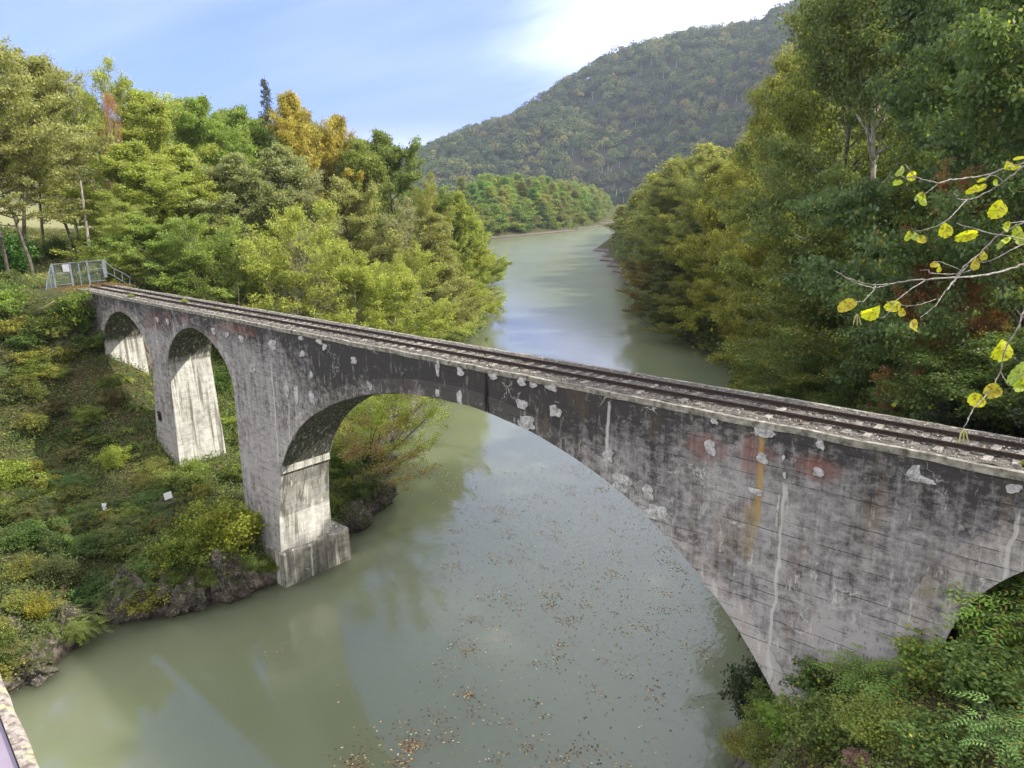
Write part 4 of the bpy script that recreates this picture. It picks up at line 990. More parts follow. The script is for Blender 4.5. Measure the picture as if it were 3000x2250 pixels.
LB = [
 (480, 1190, 2.9, 3.0, 'B1', (.22, .25, .035), .12, 'big rounded yellow-green bush on the rocks beside the main pier'),
 (400, 1225, 2.4, 2.3, 'B1', (.15, .20, .03), .10, 'green bush left of the big rounded bush above the rocks'),
 (560, 1165, 2.0, 2.2, 'B2', (.24, .26, .04), .06, 'sunny yellow bush touching the left edge of the main pier'),
 (585, 1235, 1.0, .9, 'B3', (.15, .20, .03), .05, 'small bush by the left end of the concrete footing'),
 (375, 1260, 1.1, .9, 'B3', (.13, .17, .03), .05, 'small leafy bush hanging over the boulders by the water'),
 (165, 705, 2.6, 2.6, 'B2', (.11, .16, .03), .12, 'dark green bush under the left end of the track beside the first arch'),
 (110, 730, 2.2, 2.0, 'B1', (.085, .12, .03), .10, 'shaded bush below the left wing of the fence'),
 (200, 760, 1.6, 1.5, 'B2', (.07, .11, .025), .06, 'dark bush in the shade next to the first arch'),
 (30, 600, 3.2, 4.6, 'B2', (.10, .20, .05), .0, 'large fresh green bush at the left edge beside the fence'),
 (10, 690, 2.4, 2.6, 'B2', (.14, .20, .04), .05, 'green bush at the left edge below the large one'),
 (620, 635, 2.0, 2.2, 'B1', (.10, .16, .03), .04, 'low green bush behind the track near the pale trunks'),
 (20, 1060, 2.2, 1.9, 'B1', (.20, .25, .04), .05, 'light green bush at the left edge halfway down the slope'),
 (60, 1180, 1.8, 1.4, 'B1', (.09, .15, .035), .03, 'green bush low on the left slope'),
 (170, 1150, 1.5, 1.3, 'B2', (.09, .16, .04), .02, 'bush with large dark leaves in the middle of the left slope'),
 (150, 1060, 1.6, 1.6, 'Q2', (.10, .19, .05), .0, 'feathery shrub in the middle of the left slope'),
 (250, 1010, 1.6, 1.5, 'B1', (.24, .28, .05), .04, 'sunlit yellow-green bush below the ferns'),
 (420, 1030, 1.4, 1.3, 'B1', (.15, .20, .035), .04, 'leafy bush at the foot of the pale pier'),
 (80, 1330, 1.3, 1.0, 'B1', (.24, .22, .03), .2, 'yellow bush above the rocks in the lower left'),
 (60, 1250, 1.7, 1.2, 'B3', (.12, .13, .03), .2, 'brownish green bush above the lower left rocks'),
 (190, 1300, 1.3, 1.1, 'B2', (.08, .15, .04), .02, 'deep green bush hanging over the small cove'),
 (270, 1190, 1.5, 1.2, 'B1', (.085, .13, .035), .03, 'shaded bush above the boulders left of the big rounded bush'),
 (330, 1100, 1.5, 1.2, 'B1', (.085, .14, .04), .02, 'leafy bush beside the white board'),
 (520, 1040, 1.5, 1.4, 'B2', (.10, .14, .03), .10, 'dark bush between the pale pier and the main pier'),
 (445, 1110, 1.4, 1.1, 'B3', (.11, .13, .03), .12, 'small mixed bush above the big rounded bush'),
  (120, 560, 2.2, 2.6, 'B1', (.12, .17, .05), .02, 'green bush behind the left half of the fence'),
 (175, 545, 1.8, 2.2, 'B2', (.15, .19, .06), .02, 'light bush behind the middle of the fence'),
 (60, 570, 2.2, 2.8, 'B1', (.10, .16, .05), .0, 'fresh bush left of the fence under the slim dark trunk'),
 (300, 1285, 1.3, 1.1, 'B1', (.09, .13, .035), .03, 'dark bush spilling over the ribbed rock face'),
 (455, 1265, 1.2, 1.0, 'B1', (.13, .17, .04), .05, 'bush spilling over the outcrop below the big rounded bush'),
 (540, 1240, 1.1, 1.0, 'B1', (.12, .16, .04), .05, 'bush draped on the pale outcrop beside the footing'),
 (730, 1030, 1.6, 1.9, 'B1', (.10, .17, .03), .04, 'green bush right behind the main pier'),
 (770, 1080, 1.7, 1.5, 'B1', (.08, .11, .03), .05, 'dark bush on the rocks behind the footing'),
 (720, 1100, 1.2, 1.2, 'B3', (.13, .17, .03), .08, 'small bush standing between the footing and the pier'),
 (800, 1010, 1.7, 1.8, 'B1', (.09, .13, .03), .04, 'thick bush under the leaning stems'),
 (885, 925, 2.0, 1.6, 'B3', (.20, .23, .04), .08, 'sunlit scrub on the stony bank seen under the arch'),
 (480, 850, 1.6, 2.2, 'B2', (.08, .14, .03), .04, 'dark bush seen through the second arch'),
 (500, 930, 1.3, 1.2, 'B2', (.24, .30, .06), .0, 'bright leafy bush seen through the second arch'),
]
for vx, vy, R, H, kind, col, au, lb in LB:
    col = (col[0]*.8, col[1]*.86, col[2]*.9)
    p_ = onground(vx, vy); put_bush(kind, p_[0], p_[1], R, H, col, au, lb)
# ferns
def gen_fern(seed):
    rng = np.random.default_rng(seed); Vs = []; wood = []; rs = []
    for i in range(11):
        a = i*2.399+rng.normal()*.2; L = rng.uniform(.7, 1.05); fr = branch_path((0, 0, .02), (math.cos(a), math.sin(a), 1.1), L, rng, 16, -.13, .015); wood.append(tube(fr, np.linspace(.008, .003, len(fr)), 3)); sh = rng.random()
        for j in range(2, 17):
            tg = fr[j]-fr[j-1]; tg /= np.linalg.norm(tg); sdv = np.cross(tg, (0, 0, 1)); sdv /= np.linalg.norm(sdv)+1e-9
            l_ = .20*math.sin(PI*(j/17)**.7)+.02
            for s_ in (-1, 1):
                dd = sdv*s_+tg*.35; ww = tg*.024; a0 = fr[j]; Vs += [a0, a0+dd*l_*.4+ww, a0+dd*l_, a0+dd*l_*.4-ww]; rs.append(np.clip(sh*.7+rng.random()*.3, 0, .999))
    wv, wq = merge(wood); V = np.array(Vs)
    return mesh_np('fern_stalks', wv, wq, M_BARK), mesh_np('fern_fronds', V, np.arange(len(V)).reshape(-1, 4), M_LEAF, rnd=np.array(rs))
FERN = [gen_fern(71), gen_fern(72)]
FP_ = [(405, 800), (430, 860), (455, 700+120), (270, 800), (245, 790), (300, 860), (330, 850), (350, 900), (310, 830), (280, 905), (370, 870), (415, 830), (300, 790), (205, 880), (240, 870), (500, 890), (505, 960), (440, 1000), (400, 1000), (330, 960), (300, 940), (355, 940), (470, 1035), (430, 1075), (190, 930), (150, 860), (385, 905), (260, 950), (120, 940)]
for i, (vx, vy) in enumerate(FP_):
    p_ = onground(vx, vy+20); st, fr_ = FERN[i % 2]; rt_ = empty('fern', (p_[0], p_[1], p_[2]-.05), random.random()*6.28)
    sc_ = random.uniform(1.0, 1.6)
    for nm, me in (('stalks', st), ('fronds', fr_)):
        o = link(nm, me, rt_); o.scale = (sc_,)*3
        if nm == 'fronds': o.color = (.16*random.uniform(.7, 1.3), .22*random.uniform(.8, 1.2), .04, .03)
    tag(rt_, 'light green fern spreading its fronds on the slope around the small arches', 'fern', 'ferns on the left slope')
# undergrowth masses
def undergrowth(name, label, xr, yr, n, per, leaf, col, au, dmin=1.0, hmax=.45, cond=None, seed=1, spread=.28):
    rng = np.random.default_rng(seed); mul = 60 if seed in (9, 10) else 3; x = rng.uniform(*xr, n*mul); y = rng.uniform(*yr, n*mul); d, rgt = shore(x, y)
    ok = (d > dmin) & (vn(x, y, 2.2, seed)+rng.random(len(x))*.5 > .42)
    ok &= ~((x > -9) & (x < 77) & (y > -.35) & (y < W+.35) & (height(x, y) > -.8))
    if seed != 8: ok &= ~((x > -15.5) & (x < -8) & (y > -2.6) & (y < 4.9))
    if cond is not None: ok &= cond(x, y, d)
    x, y = x[ok][:n], y[ok][:n]; z = height(x, y); n = len(x); hp = hmax*rng.uniform(.2, 1, n)**1.3*(.5+vn(x, y, 1.4, seed+3))
    c = np.stack([x, y, z], -1)[:, None]+np.concatenate([rng.normal(size=(n, per, 2))*spread, rng.random((n, per, 1))*hp[:, None, None]*1.3+.02], -1)
    L = leaf*rng.uniform(.5, 1.4, n*per); V, Q = leafcards(c.reshape(-1, 3), rng.normal(size=(n*per, 3))*.55+np.array([.1, -.1, .8]), L, L*.62, rng)
    r = np.clip(np.repeat(rng.random(n), per)*.5+rng.random(n*per)*.5, 0, .999)
    o = link(name, mesh_np(name, V, Q, M_LEAF, rnd=r)); o.color = (*col, au); tag(o, label, 'undergrowth', kind='stuff'); return o
undergrowth('undergrowth', 'low herbs and creepers covering the left slope below the bridge', (-22, 22.5), (-30, 14), 17000, 14, .16, (.080, .118, .038), .04, .7, .8, None, 1)
undergrowth('undergrowth', 'dry brown leaf litter and twigs between the plants of the left slope', (-22, 22.5), (-30, 8), 9000, 12, .14, (.15, .115, .075), .12, 1.5, .14, None, 2)
undergrowth('undergrowth', 'green scrub under the trees behind the bridge on the left bank', (-60, 21), (4, 60), 7000, 14, .22, (.11, .16, .035), .08, .6, .8, lambda x, y, d: d < 40, 3)
undergrowth('grass', 'pale long grass of the clearing behind the fence', (-75, -15), (-25, 30), 6000, 14, .30, (.19, .21, .08), .15, 20, .6, lambda x, y, d: ~((x > -17) & (abs(y-1.7) < 3.5)), 4)
undergrowth('undergrowth', 'green scrub along the right bank behind the bridge', (18, 80), (3.8, 70), 8000, 14, .16, (.06, .10, .03), .08, .5, .8, lambda x, y, d: d < 26, 5)
undergrowth('undergrowth', 'leafy ground cover under the bushes in the lower right corner', (53, 76), (-22, -.4), 7000, 16, .085, (.09, .14, .035), .10, .2, .5, None, 6, .16)
undergrowth('leaf_litter', 'dry tan leaf litter on the ground in the lower right corner', (55, 76), (-22, -.4), 5000, 12, .07, (.22, .15, .09), .15, 1.0, .10, None, 7, .16)
undergrowth('undergrowth', 'dark scrub hanging over the distant waterline of the right bank', (-420, 45), (40, 640), 16000, 16, .8, (.08, .11, .035), .12, -.6, 2.6, lambda x, y, d: (d < 6) & shore(x, y)[1], 9, 1.2)
undergrowth('undergrowth', 'scrub along the waterline of the far wooded point and the left shore', (-700, 0), (40, 1050), 16000, 14, 1.1, (.10, .14, .04), .08, .3, 2.6, lambda x, y, d: (d < 9) & ~shore(x, y)[1], 10, 1.5)
random.seed(31); nsh = 0
while nsh < 290:
    x = random.uniform(-20, 21.5); y = random.uniform(-22, -.8) if random.random() < .85 else random.uniform(4.5, 12)
    d_, rg_ = shore(x, y)
    if rg_[0] or d_[0] < .3 or (x < -8 and -3 < y < 5): continue
    if float(vn(x, y, 4.5, 40)) < .24: continue
    kind = random.choice(['B1', 'B2', 'B3', 'B4', 'B1', 'Q2', 'P', 'B4']); q = random.uniform(.5, 1.05)
    c_ = random.choice([(.13, .18, .04), (.10, .16, .045), (.17, .20, .05), (.20, .21, .05), (.11, .14, .05), (.085, .13, .04), (.14, .14, .055)])
    put_bush(kind, x, y, random.uniform(.8, 1.8), random.uniform(.7, 1.6)*(1.2 if kind in 'PQ2' else 1), tuple(v_*q for v_ in c_), random.choice([0, .02, .05]), 'low shrub in the tangle that covers the left slope', 'shrub', 'shrub', 'shrubs tangled over the left slope')
    nsh += 1
# brown leaves on the landing by the fence
undergrowth('fallen_leaves', 'rusty fallen leaves on the landing between fence and rails', (-14, -8.2), (-1.0, 4.6), 420, 10, .09, (.13, .085, .05), .1, 5, .05, None, 8)
# lower-right bushes
RB = [
 (1790, 1395, 1.5, 1.9, 'P', (.13, .23, .05), .03, 'feathery green sapling standing against the concrete wall'),
 (1730, 1340, .9, 1.9, 'B4', (.06, .09, .04), .0, 'thin dark-leaved sapling against the concrete wall'),
 (1900, 1400, 1.6, 1.7, 'B4', (.12, .17, .04), .08, 'leafy green bush in front of the right pier'),
 (1990, 1370, 1.3, 1.7, 'Q2', (.15, .22, .05), .14, 'feathery shrub with orange leaflets in front of the right pier'),
 (2110, 1345, 1.7, 2.2, 'B4', (.10, .15, .04), .04, 'bush filling the foot of the dark arch'),
 (2190, 1370, 1.8, 2.4, 'B4', (.10, .15, .04), .05, 'bush at the right edge in front of the dark arch'),
 (2120, 1380, 1.9, 3.1, 'P', (.15, .25, .045), .16, 'tall sapling with long yellowing feathered leaves below the dark arch'),
 (2230, 1430, 1.9, 2.5, 'P', (.14, .24, .05), .14, 'feathered sapling cut by the right edge of the photo'),
 (1720, 1500, 1.4, 1.5, 'B3', (.07, .11, .03), .03, 'small-leaved dark bush at the foot of the main pier'),
 (1800, 1510, 1.6, 1.5, 'B4', (.08, .13, .035), .04, 'dark leafy bush in the middle of the lower right thicket'),
 (1900, 1500, 1.5, 1.4, 'P', (.12, .20, .045), .08, 'low feathered plant in the middle of the thicket'),
 (2010, 1490, 1.5, 1.4, 'B4', (.12, .18, .04), .08, 'bright leafy bush right of the low feathered plant'),
 (2120, 1530, 1.5, 1.5, 'B4', (.10, .16, .045), .04, 'leafy bush above the bare leaf litter'),
 (1660, 1545, 1.2, 1.2, 'B4', (.09, .13, .035), .04, 'dark green bush at the very foot of the main arch'),
 (1640, 1600, 1.1, 1.2, 'B4', (.11, .15, .04), .05, 'bush over the rock face at the water in the lower right'),
 (1660, 1650, 1.1, 1.0, 'B3', (.12, .15, .04), .12, 'small bush at the bottom edge beside the water'),
 (1700, 1590, 1.3, 1.1, 'B2', (.13, .21, .04), .04, 'bright green large-leaved bush at the water side of the thicket'),
 (1610, 1640, 1.2, .9, 'B3', (.15, .16, .04), .35, 'yellow-flecked bush at the bottom edge over the water'),
 (1790, 1620, 1.5, 1.2, 'B4', (.09, .13, .035), .06, 'green bush at the bottom edge of the photo'),
 (1900, 1620, 1.4, 1.1, 'B3', (.11, .15, .035), .10, 'small-leaved bush at the bottom edge, right of the green one'),
 (1850, 1658, .4, .35, 'B2', (.22, .14, .14), .0, 'pinkish dry flower head plant at the bottom edge'),
 (2010, 1640, 1.3, 1.0, 'B4', (.08, .13, .035), .05, 'leafy bush at the bottom edge near the bare litter'),
 (2190, 1630, 1.2, 1.6, 'P', (.10, .18, .05), .04, 'feathered sapling in the bottom right corner'),
 (2150, 1460, 1.5, 1.5, 'B4', (.11, .18, .05), .06, 'broad green bush under the yellowing sapling'),
]
for vx, vy, R, H, kind, col, au, lb in RB:
    col = tuple(q*1.08 for q in col); au = au*1.3+.03
    p_ = onground(vx, vy); put_bush(kind, p_[0], p_[1], R, H, col, au, lb, 'sapling' if kind == 'P' else 'bush')
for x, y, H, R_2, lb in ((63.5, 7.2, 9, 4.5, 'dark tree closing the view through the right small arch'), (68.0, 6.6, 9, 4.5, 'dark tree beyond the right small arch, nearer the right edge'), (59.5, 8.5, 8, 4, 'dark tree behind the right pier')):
    put_tree('Q', x, y, h1(x, y)-2, H, R_2, (.03, .045, .022), .02, lb)  # trees added to shade the arch opening, near-black leaves deepen it
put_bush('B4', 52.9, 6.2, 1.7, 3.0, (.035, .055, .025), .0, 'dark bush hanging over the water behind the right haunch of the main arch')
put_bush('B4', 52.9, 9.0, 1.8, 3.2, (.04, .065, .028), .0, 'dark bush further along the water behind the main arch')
# weeds on the deck
for x, y, s_, lb in ((8.6, 1.6, .40, 'small green weed between the rails near the left end'), (14.5, 1.2, .3, 'tiny weed between the rails above the second arch'), (62.3, 1.35, .32, 'weed between the rails near the right edge'), (61.9, .62, .22, 'small weed beside the near rail at the right edge'), (1.5, .45, .4, 'grassy tuft on the deck edge above the first arch')):
    tm, cm, h0, r0 = PROTO['B3']; rt_ = empty('weed', (x, y, .05)); tag(rt_, lb, 'weed')
    for nm, me in (('stems', tm), ('foliage', cm)):
        o = link(nm, me, rt_); o.scale = (s_/r0, s_/r0, s_*.7/h0)
        if nm == 'foliage': o.color = (.17, .22, .05, .1)
# ------------------------------------------------------------ rocks
def rock(seed, sx3, sy3, sz3, sub=5, amp=.42):
    rng = np.random.default_rng(seed); bm = bmesh.new(); bmesh.ops.create_icosphere(bm, subdivisions=sub, radius=1)
    co = np.array([v.co[:] for v in bm.verts]); pl = rng.normal(size=(16, 3)); pl /= np.linalg.norm(pl, axis=1, keepdims=True); of = rng.uniform(.55, .95, 16)
    for n_, o_ in zip(pl, of):                      # planar cuts make broken faces
        dd = co@n_-o_; co -= np.where(dd > 0, dd, 0)[:, None]*n_*.92
    nz_ = fbm(co[:, 0]*3+seed, co[:, 1]*3+co[:, 2]*2.3, 1.0, 4, seed)*amp*.75+fbm(co[:, 0]*9, co[:, 2]*9+co[:, 1]*7, 1, 4, seed+2)*amp*.42
    co *= (1+nz_)[:, None]; co *= np.array([sx3, sy3, sz3])
    for v, c_ in zip(bm.verts, co): v.co = c_
    me = bpy.data.meshes.new('rock'); bm.to_mesh(me); bm.free(); me.materials.append(M_ROCK); return me
RK = [
 (20.9, -3.0, -16.5, 1.8, 2.1, 2.2, 'pale rough rock outcrop just left of the concrete footing'),
 (20.2, -6.0, -16.7, 1.8, 1.9, 1.9, 'dark rough rock outcrop under the big rounded bush'),
 (18.6, -8.5, -16.7, 1.8, 1.8, 2.3, 'slanting ribbed rock face beside the small cove'),
 (20.2, -7.2, -16.2, .55, .5, .55, 'rounded brown boulder perched above the water'),
 (20.9, -7.0, -17.3, .5, .5, .5, 'dark wet boulder at the waterline under the brown one'),
 (18.0, -12.4, -16.6, 1.6, 1.9, 1.2, 'mossy rock shelf at the left side of the cove'),
 (19.9, -14.6, -17.3, 1.7, 2.2, 1.1, 'low rocky ledge at the water in the lower left'),
 (18.2, -15.6, -16.3, 1.5, 2.0, 1.3, 'pale rock block above the low ledge in the lower left'),
 (18.6, 8.0, -16.9, 1.9, 2.0, 1.4, 'dark rock outcrop behind the footing'),
 (16.8, 11.6, -17.0, 1.6, 2.4, 1.4, 'rock outcrop under the leaning tree stems'),
 (9.5, 17.6, -17.2, 2.2, 2.6, 1.3, 'sunlit stony bank further back under the arch'),
 (1.0, 27.5, -17.2, 2.4, 3.0, 1.6, 'pale stony bank furthest back under the arch'),
 (13.0, -3.4, -13.4, .7, .8, .6, 'brown boulder half buried above the big rounded bush'),
 (9.6, .2, -13.1, .55, .6, .6, 'dark boulder at the foot of the pale pier'),
]
for i, (x, y, z, a, b, c_, lb) in enumerate(RK):
    o = link('rock', rock(100+i, a, b, c_, 5 if a > .9 else 4), None, (x, y, z)); o.rotation_euler = (0, 0, i*1.3); tag(o, lb, 'rock')
# ------------------------------------------------------------ floating leaves
rl = np.random.default_rng(77)
pts = []
def wp(vx, vy): q = onplane(vx, vy, 2, WZ+.012); return q[:2]
quad = [wp(930, 1010), wp(1480, 1000), wp(1560, 1400), wp(1480, 1700), wp(760, 1700), wp(960, 1380)]
quad = np.array(quad); lo_, hi2 = quad.min(0), quad.max(0)
def inpoly(p, Pg):
    c_ = False; n = len(Pg)
    for i in range(n):
        a, b = Pg[i], Pg[(i+1) % n]
        if (a[1] > p[1]) != (b[1] > p[1]) and p[0] < (b[0]-a[0])*(p[1]-a[1])/(b[1]-a[1])+a[0]: c_ = not c_
    return c_
while len(pts) < 1500:
    p_ = lo_+(hi2-lo_)*rl.random(2)
    if inpoly(p_, quad) and rl.random() < .35+.65*vn(p_[0], p_[1], 3.5, 5): pts.append(p_)
cls = 0
while cls < 170:
    p_ = lo_+(hi2-lo_)*rl.random(2)
    if not inpoly(p_, quad): continue
    cls += 1; k = int(rl.integers(5, 26)); s_ = .10+.012*k
    for q in rl.normal(size=(k, 2))*np.array([s_*1.3, s_]): pts.append(p_+q)
for vx, vy, k, s_ in ((888, 1610, 130, .30), (768, 1650, 110, .4), (870, 1645, 60, .3), (1010, 1500, 50, .25), (1190, 1310, 40, .3), (1015, 1405, 30, .3), (940, 1570, 60, .7), (800, 1600, 60, .9), (585, 1415, 16, .5)):
    c_ = wp(vx, vy)
    for q in rl.normal(size=(k, 2))*s_: pts.append(c_+q)
for vx, vy in ((380, 1375), (430, 1378), (605, 1375), (590, 1400), (900, 1440), (730, 1480), (640, 1500), (820, 1330), (850, 1260), (300, 1500), (700, 1580), (760, 1560)): pts.append(wp(vx, vy))
pts = np.array(pts); n = len(pts); c_ = np.column_stack([pts, np.full(n, WZ+.012)+rl.random(n)*.004])
V, Q = leafcards(c_, np.array([0, 0, 1.])+rl.normal(size=(n, 3))*.10, rl.uniform(.08, .17, n), rl.uniform(.06, .12, n), rl, .05)
def float_mat():
    m, t, p = newmat('floating_leaf', .7, .3); a = nd(t, 'ShaderNodeAttribute', attribute_name='rnd')
    ramp = nd(t, 'ShaderNodeValToRGB'); t.links.new(a.outputs['Fac'], ramp.inputs[0]); e = ramp.color_ramp.elements
    e[0].color = (.03, .022, .015, 1); e[1].color = (.60, .50, .28, 1)
    for q, c_ in ((.3, (.09, .05, .03)), (.6, (.20, .10, .05)), (.8, (.33, .20, .08)), (.92, (.45, .36, .18))): x = e.new(q); x.color = (*c_, 1)
    t.links.new(ramp.outputs[0], p.inputs['Base Color']); return m
tag(link('floating_leaves', mesh_np('floating_leaves', V, Q, float_mat(), rnd=rl.random(n))), 'brown and yellow leaves drifting in clumps on the river in front of the bridge', 'leaves', kind='stuff')
# ------------------------------------------------------------ small things on the slope
p_ = onground(373, 1112)+np.array([0, 0, .45]); o = empty('marker_board', tuple(p_)); tag(o, 'small white board on a thin stake among the plants of the left slope', 'board')
m = MB(); m.bar((0, 0, -.6), (0, 0, .8), .03); m.build('stake', M_BARK, o)
m = MB(); m.box(-.27, .27, -.02, .02, .78, 1.26); b_ = m.build('panel', M_WHITE, o); o.rotation_euler = (.12, .08, math.radians(-90))
p_ = onground(232, 1125)+np.array([0, 0, .5]); o = empty('paper_scrap', tuple(p_)); tag(o, 'crumpled white sheet hanging among the slope plants left of the white board', 'litter')
m = MB(); n = 7; V = [((i % n)/n*.34-.17+rl.normal()*.03, rl.normal()*.05, .85-(i//n)*.16+rl.normal()*.02) for i in range(n*6)]
m.add(V, [(i*n+j, i*n+j+1, i*n+n+j+1, i*n+n+j) for i in range(5) for j in range(n-1)]); m.build('sheet', M_WHITE, o); o.rotation_euler = (0, 0, 1.4)
m = MB(); m.bar((0, 0, -.6), (0, 0, .9), .02); m.build('stalk', M_BARK, o)
a_, b_ = onground(58, 690), onground(135, 662); m = MB(); m.tube([a_+[0, 0, .35], (a_+b_)/2+[0, 0, .45], b_+[0, 0, .8]], [.13, .11, .06], 8)
tag(m.build('fallen_log', M_WOODP), 'pale broken log lying on the slope below the fence', 'log')
# ------------------------------------------------------------ road-bridge parapet at the lower left corner
ZK = CAM[2]-1.2
def kp(vx, vy): return onplane(vx, vy, 2, ZK)
o1, o2, i1, i2_ = kp(0, 1450), kp(88, 1659), kp(0, 1545), kp(30, 1659)
d_ = (o2-o1); d_ /= np.linalg.norm(d_); nrm = np.array([-d_[1], d_[0], 0])
if nrm@(i1-o1) < 0: nrm = -nrm
wd = float(nrm@(i1-o1)); dn = (i2_-i1); dn /= np.linalg.norm(dn)
pr_ = empty('bridge_parapet', tuple(o1)); tag(pr_, 'lichen-spotted concrete kerb with lilac metal top in the bottom left corner', 'parapet')
def cope_mat():
    m, t, p = newmat('lichen_concrete', .92, .1); tc = nd(t, 'ShaderNodeTexCoord'); O = tc.outputs['Object']
    a = noise(t, O, 42, 5, .7); b = noise(t, O, 16, 4, .6)
    col = mix(t, maprange(t, a, .40, .60), (.13, .11, .10), (.36, .32, .28))
    col = mix(t, maprange(t, b, .60, .66, 0, .85), col, (.44, .42, .22))
    t.links.new(col, p.inputs['Base Color']); bump(t, a, p, .8, .004); return m
m = MB(); Lk = np.linspace(-6, 3, 120)
prof = [(wd, -.35), (wd, .0), (.012, 0.0), (0, -.012), (0, -.35)]
V = []
for s_ in Lk:
    e_ = rl.normal()*.0012
    for u_, z_ in prof: V.append(tuple(d_*s_+nrm*(u_+(e_ if u_ < .02 else 0))+np.array([0, 0, z_])))
m.add(V, [(5*i+k, 5*i+5+k, 5*i+5+(k+1) % 5, 5*i+(k+1) % 5) for i in range(len(Lk)-1) for k in range(5)]); m.build('coping', cope_mat(), pr_)
m = MB(); V = []
for s_ in (-6, 3):
    for u_, z_ in ((wd+.002, -.34), (wd+.002, -.012), (wd+.45, -.012), (wd+.45, -.34)): V.append(tuple(d_*s_+nrm*u_+np.array([0, 0, z_])))
m.add(V, [(k, 4+k, 4+(k+1) % 4, (k+1) % 4) for k in range(4)]); m.build('metal_top', M_LILAC, pr_)
# ------------------------------------------------------------ overhanging twigs close to the camera
def z3(a, b): return (2400+a/3.687, 400+b/3.687)
def z6(a, b): return (2000+a/2.212, 750+b/2.212)
M_TWIG = simple('twig_bark', (.15, .135, .125), (.38, .355, .33), 60, .8)
def twig_leaf_mat():
    m, t, p = newmat('yellow_leaf', .5, .3); tc = nd(t, 'ShaderNodeTexCoord'); oi = nd(t, 'ShaderNodeObjectInfo')
    a = noise(t, tc.outputs['Object'], 75, 3, .6)
    uv = nd(t, 'ShaderNodeAttribute', attribute_name='vein')
    col = mix(t, maprange(t, a, .54, .66, 0, .85), oi.outputs['Color'], (.20, .09, .02))
    col = mix(t, math_(t, 'MULTIPLY', uv.outputs['Fac'], .35), col, (.22, .26, .03))
    t.links.new(col, p.inputs['Base Color']); tr = nd(t, 'ShaderNodeBsdfTranslucent'); t.links.new(mix(t, 1, col, (1.35, 1.45, .8), 'MULTIPLY'), tr.inputs[0])
    ms = nd(t, 'ShaderNodeMixShader'); ms.inputs[0].default_value = .6; t.links.new(p.outputs[0], ms.inputs[1]); t.links.new(tr.outputs[0], ms.inputs[2]); t.links.new(ms.outputs[0], t.nodes['Material Output'].inputs[0])
    return m
M_YL = twig_leaf_mat()
def leaf_mesh(rng, Lx, Ly):
    n = 30; V = [(0, 0, 0)]; prof = []
    for k in range(n):
        a = 2*PI*k/n; r = 1-.16*math.cos(a)**3*(1 if math.cos(a) < 0 else -.6)+(.055 if k % 2 else -.02)+rng.normal()*.015
        if abs(a-PI) < .25: r *= .86
        V.append((math.cos(a)*Lx*r/2, math.sin(a)*Ly*r/2, 0))
    V2 = []
    cu, cv = rng.normal()*6, rng.normal()*7
    for x, y, z in V: V2.append((x, y, abs(y)*.55+cu*x*x+cv*x*y))
    mid = [(x*.55, y*.55, z*.5) for x, y, z in V2[1:]]
    Vall = V2+mid; F_ = [(0, n+1+k, n+1+(k+1) % n) for k in range(n)]+[(n+1+k, 1+k, 1+(k+1) % n, n+1+(k+1) % n) for k in range(n)]
    me = bpy.data.meshes.new('leaf'); me.from_pydata(Vall, [], F_); me.materials.append(M_YL)
    at_ = me.attributes.new('vein', 'FLOAT', 'POINT'); vals = [1.]+[float(k % 4 == 0) for k in range(n)]+[float(k % 4 == 0) for k in range(n)]
    at_.data.foreach_set('value', vals); me.update(); return me
rt2 = np.random.default_rng(90)
def twig(name, label, dist, lines, leaves, catkins=()):
    org = at(*lines[0][0][0][:2], dist, True) if False else None
    p0 = at(lines[0][0][0][0], lines[0][0][0][1], dist, True); root = empty(name, tuple(p0)); tag(root, label, 'branch')
    m = MB()
    for pl, r0, r1 in lines:
        P3 = np.array([at(x, y, dist+.05*math.sin(i*.8+r0*900), True) for i, (x, y) in enumerate(pl)])-p0
        # resample with buds
        s_ = np.linspace(0, len(P3)-1, len(P3)*4); Pn = np.stack([np.interp(s_, np.arange(len(P3)), P3[:, k]) for k in range(3)], -1)
        Pn[1:-1] += rt2.normal(size=Pn[1:-1].shape)*r0*.25
        rd = np.linspace(r0, r1, len(Pn))*(1+.25*(np.arange(len(Pn)) % 4 == 0))
        m.tube(Pn, rd*.78, 6)
        for k in range(3, len(Pn)-1, 5):
            b = Pn[k]; dv_ = rt2.normal(size=3); dv_ /= np.linalg.norm(dv_); m.tube([b, b+dv_*r1*4.5], [r1*1.3, r1*.5], 5)
    m.build('twig', M_TWIG, root, True)
    for (x, y), wpx, hpx, ang, col in leaves:
        c_ = at(x, y, dist+rt2.normal()*.03, True)-p0; s_ = dist/F
        o = link('leaf', leaf_mesh(rt2, wpx*s_, hpx*s_), root, tuple(c_))
        ca_, sa_ = math.cos(math.radians(ang)), math.sin(math.radians(ang)); e1 = RT*ca_+UP*sa_; e2 = -RT*sa_+UP*ca_; tl = rt2.normal()*.35
        nz_ = np.cross(e1, e2); e2 = e2*math.cos(tl)+nz_*math.sin(tl); nz_ = np.cross(e1, e2)
        mm = Matrix.Identity(4)
        for k in range(3): mm[k][0], mm[k][1], mm[k][2], mm[k][3] = e1[k], e2[k], nz_[k], c_[k]
        o.matrix_local = mm; o.color = (*col, 1)
        ctr = np.array([0, 0, 0])
    for (x, y), L_ in catkins:
        c0 = at(x, y, dist, True)-p0; mk = MB()
        for q in (-.35, 0, .35):
            mk.tube([c0, c0+np.array(RT)*q*L_*.5+UP*-.3*L_, c0+np.array(RT)*q*L_+UP*-L_], [.0022, .0035, .0022], 6)
        mk.build('catkin', M_CAT, root)
M_CAT = simple('catkin', (.22, .22, .09), (.34, .33, .14), 80)
YL = (.62, .62, .03); YG2 = (.42, .52, .05); YB = (.55, .46, .06); PG = (.34, .44, .12)
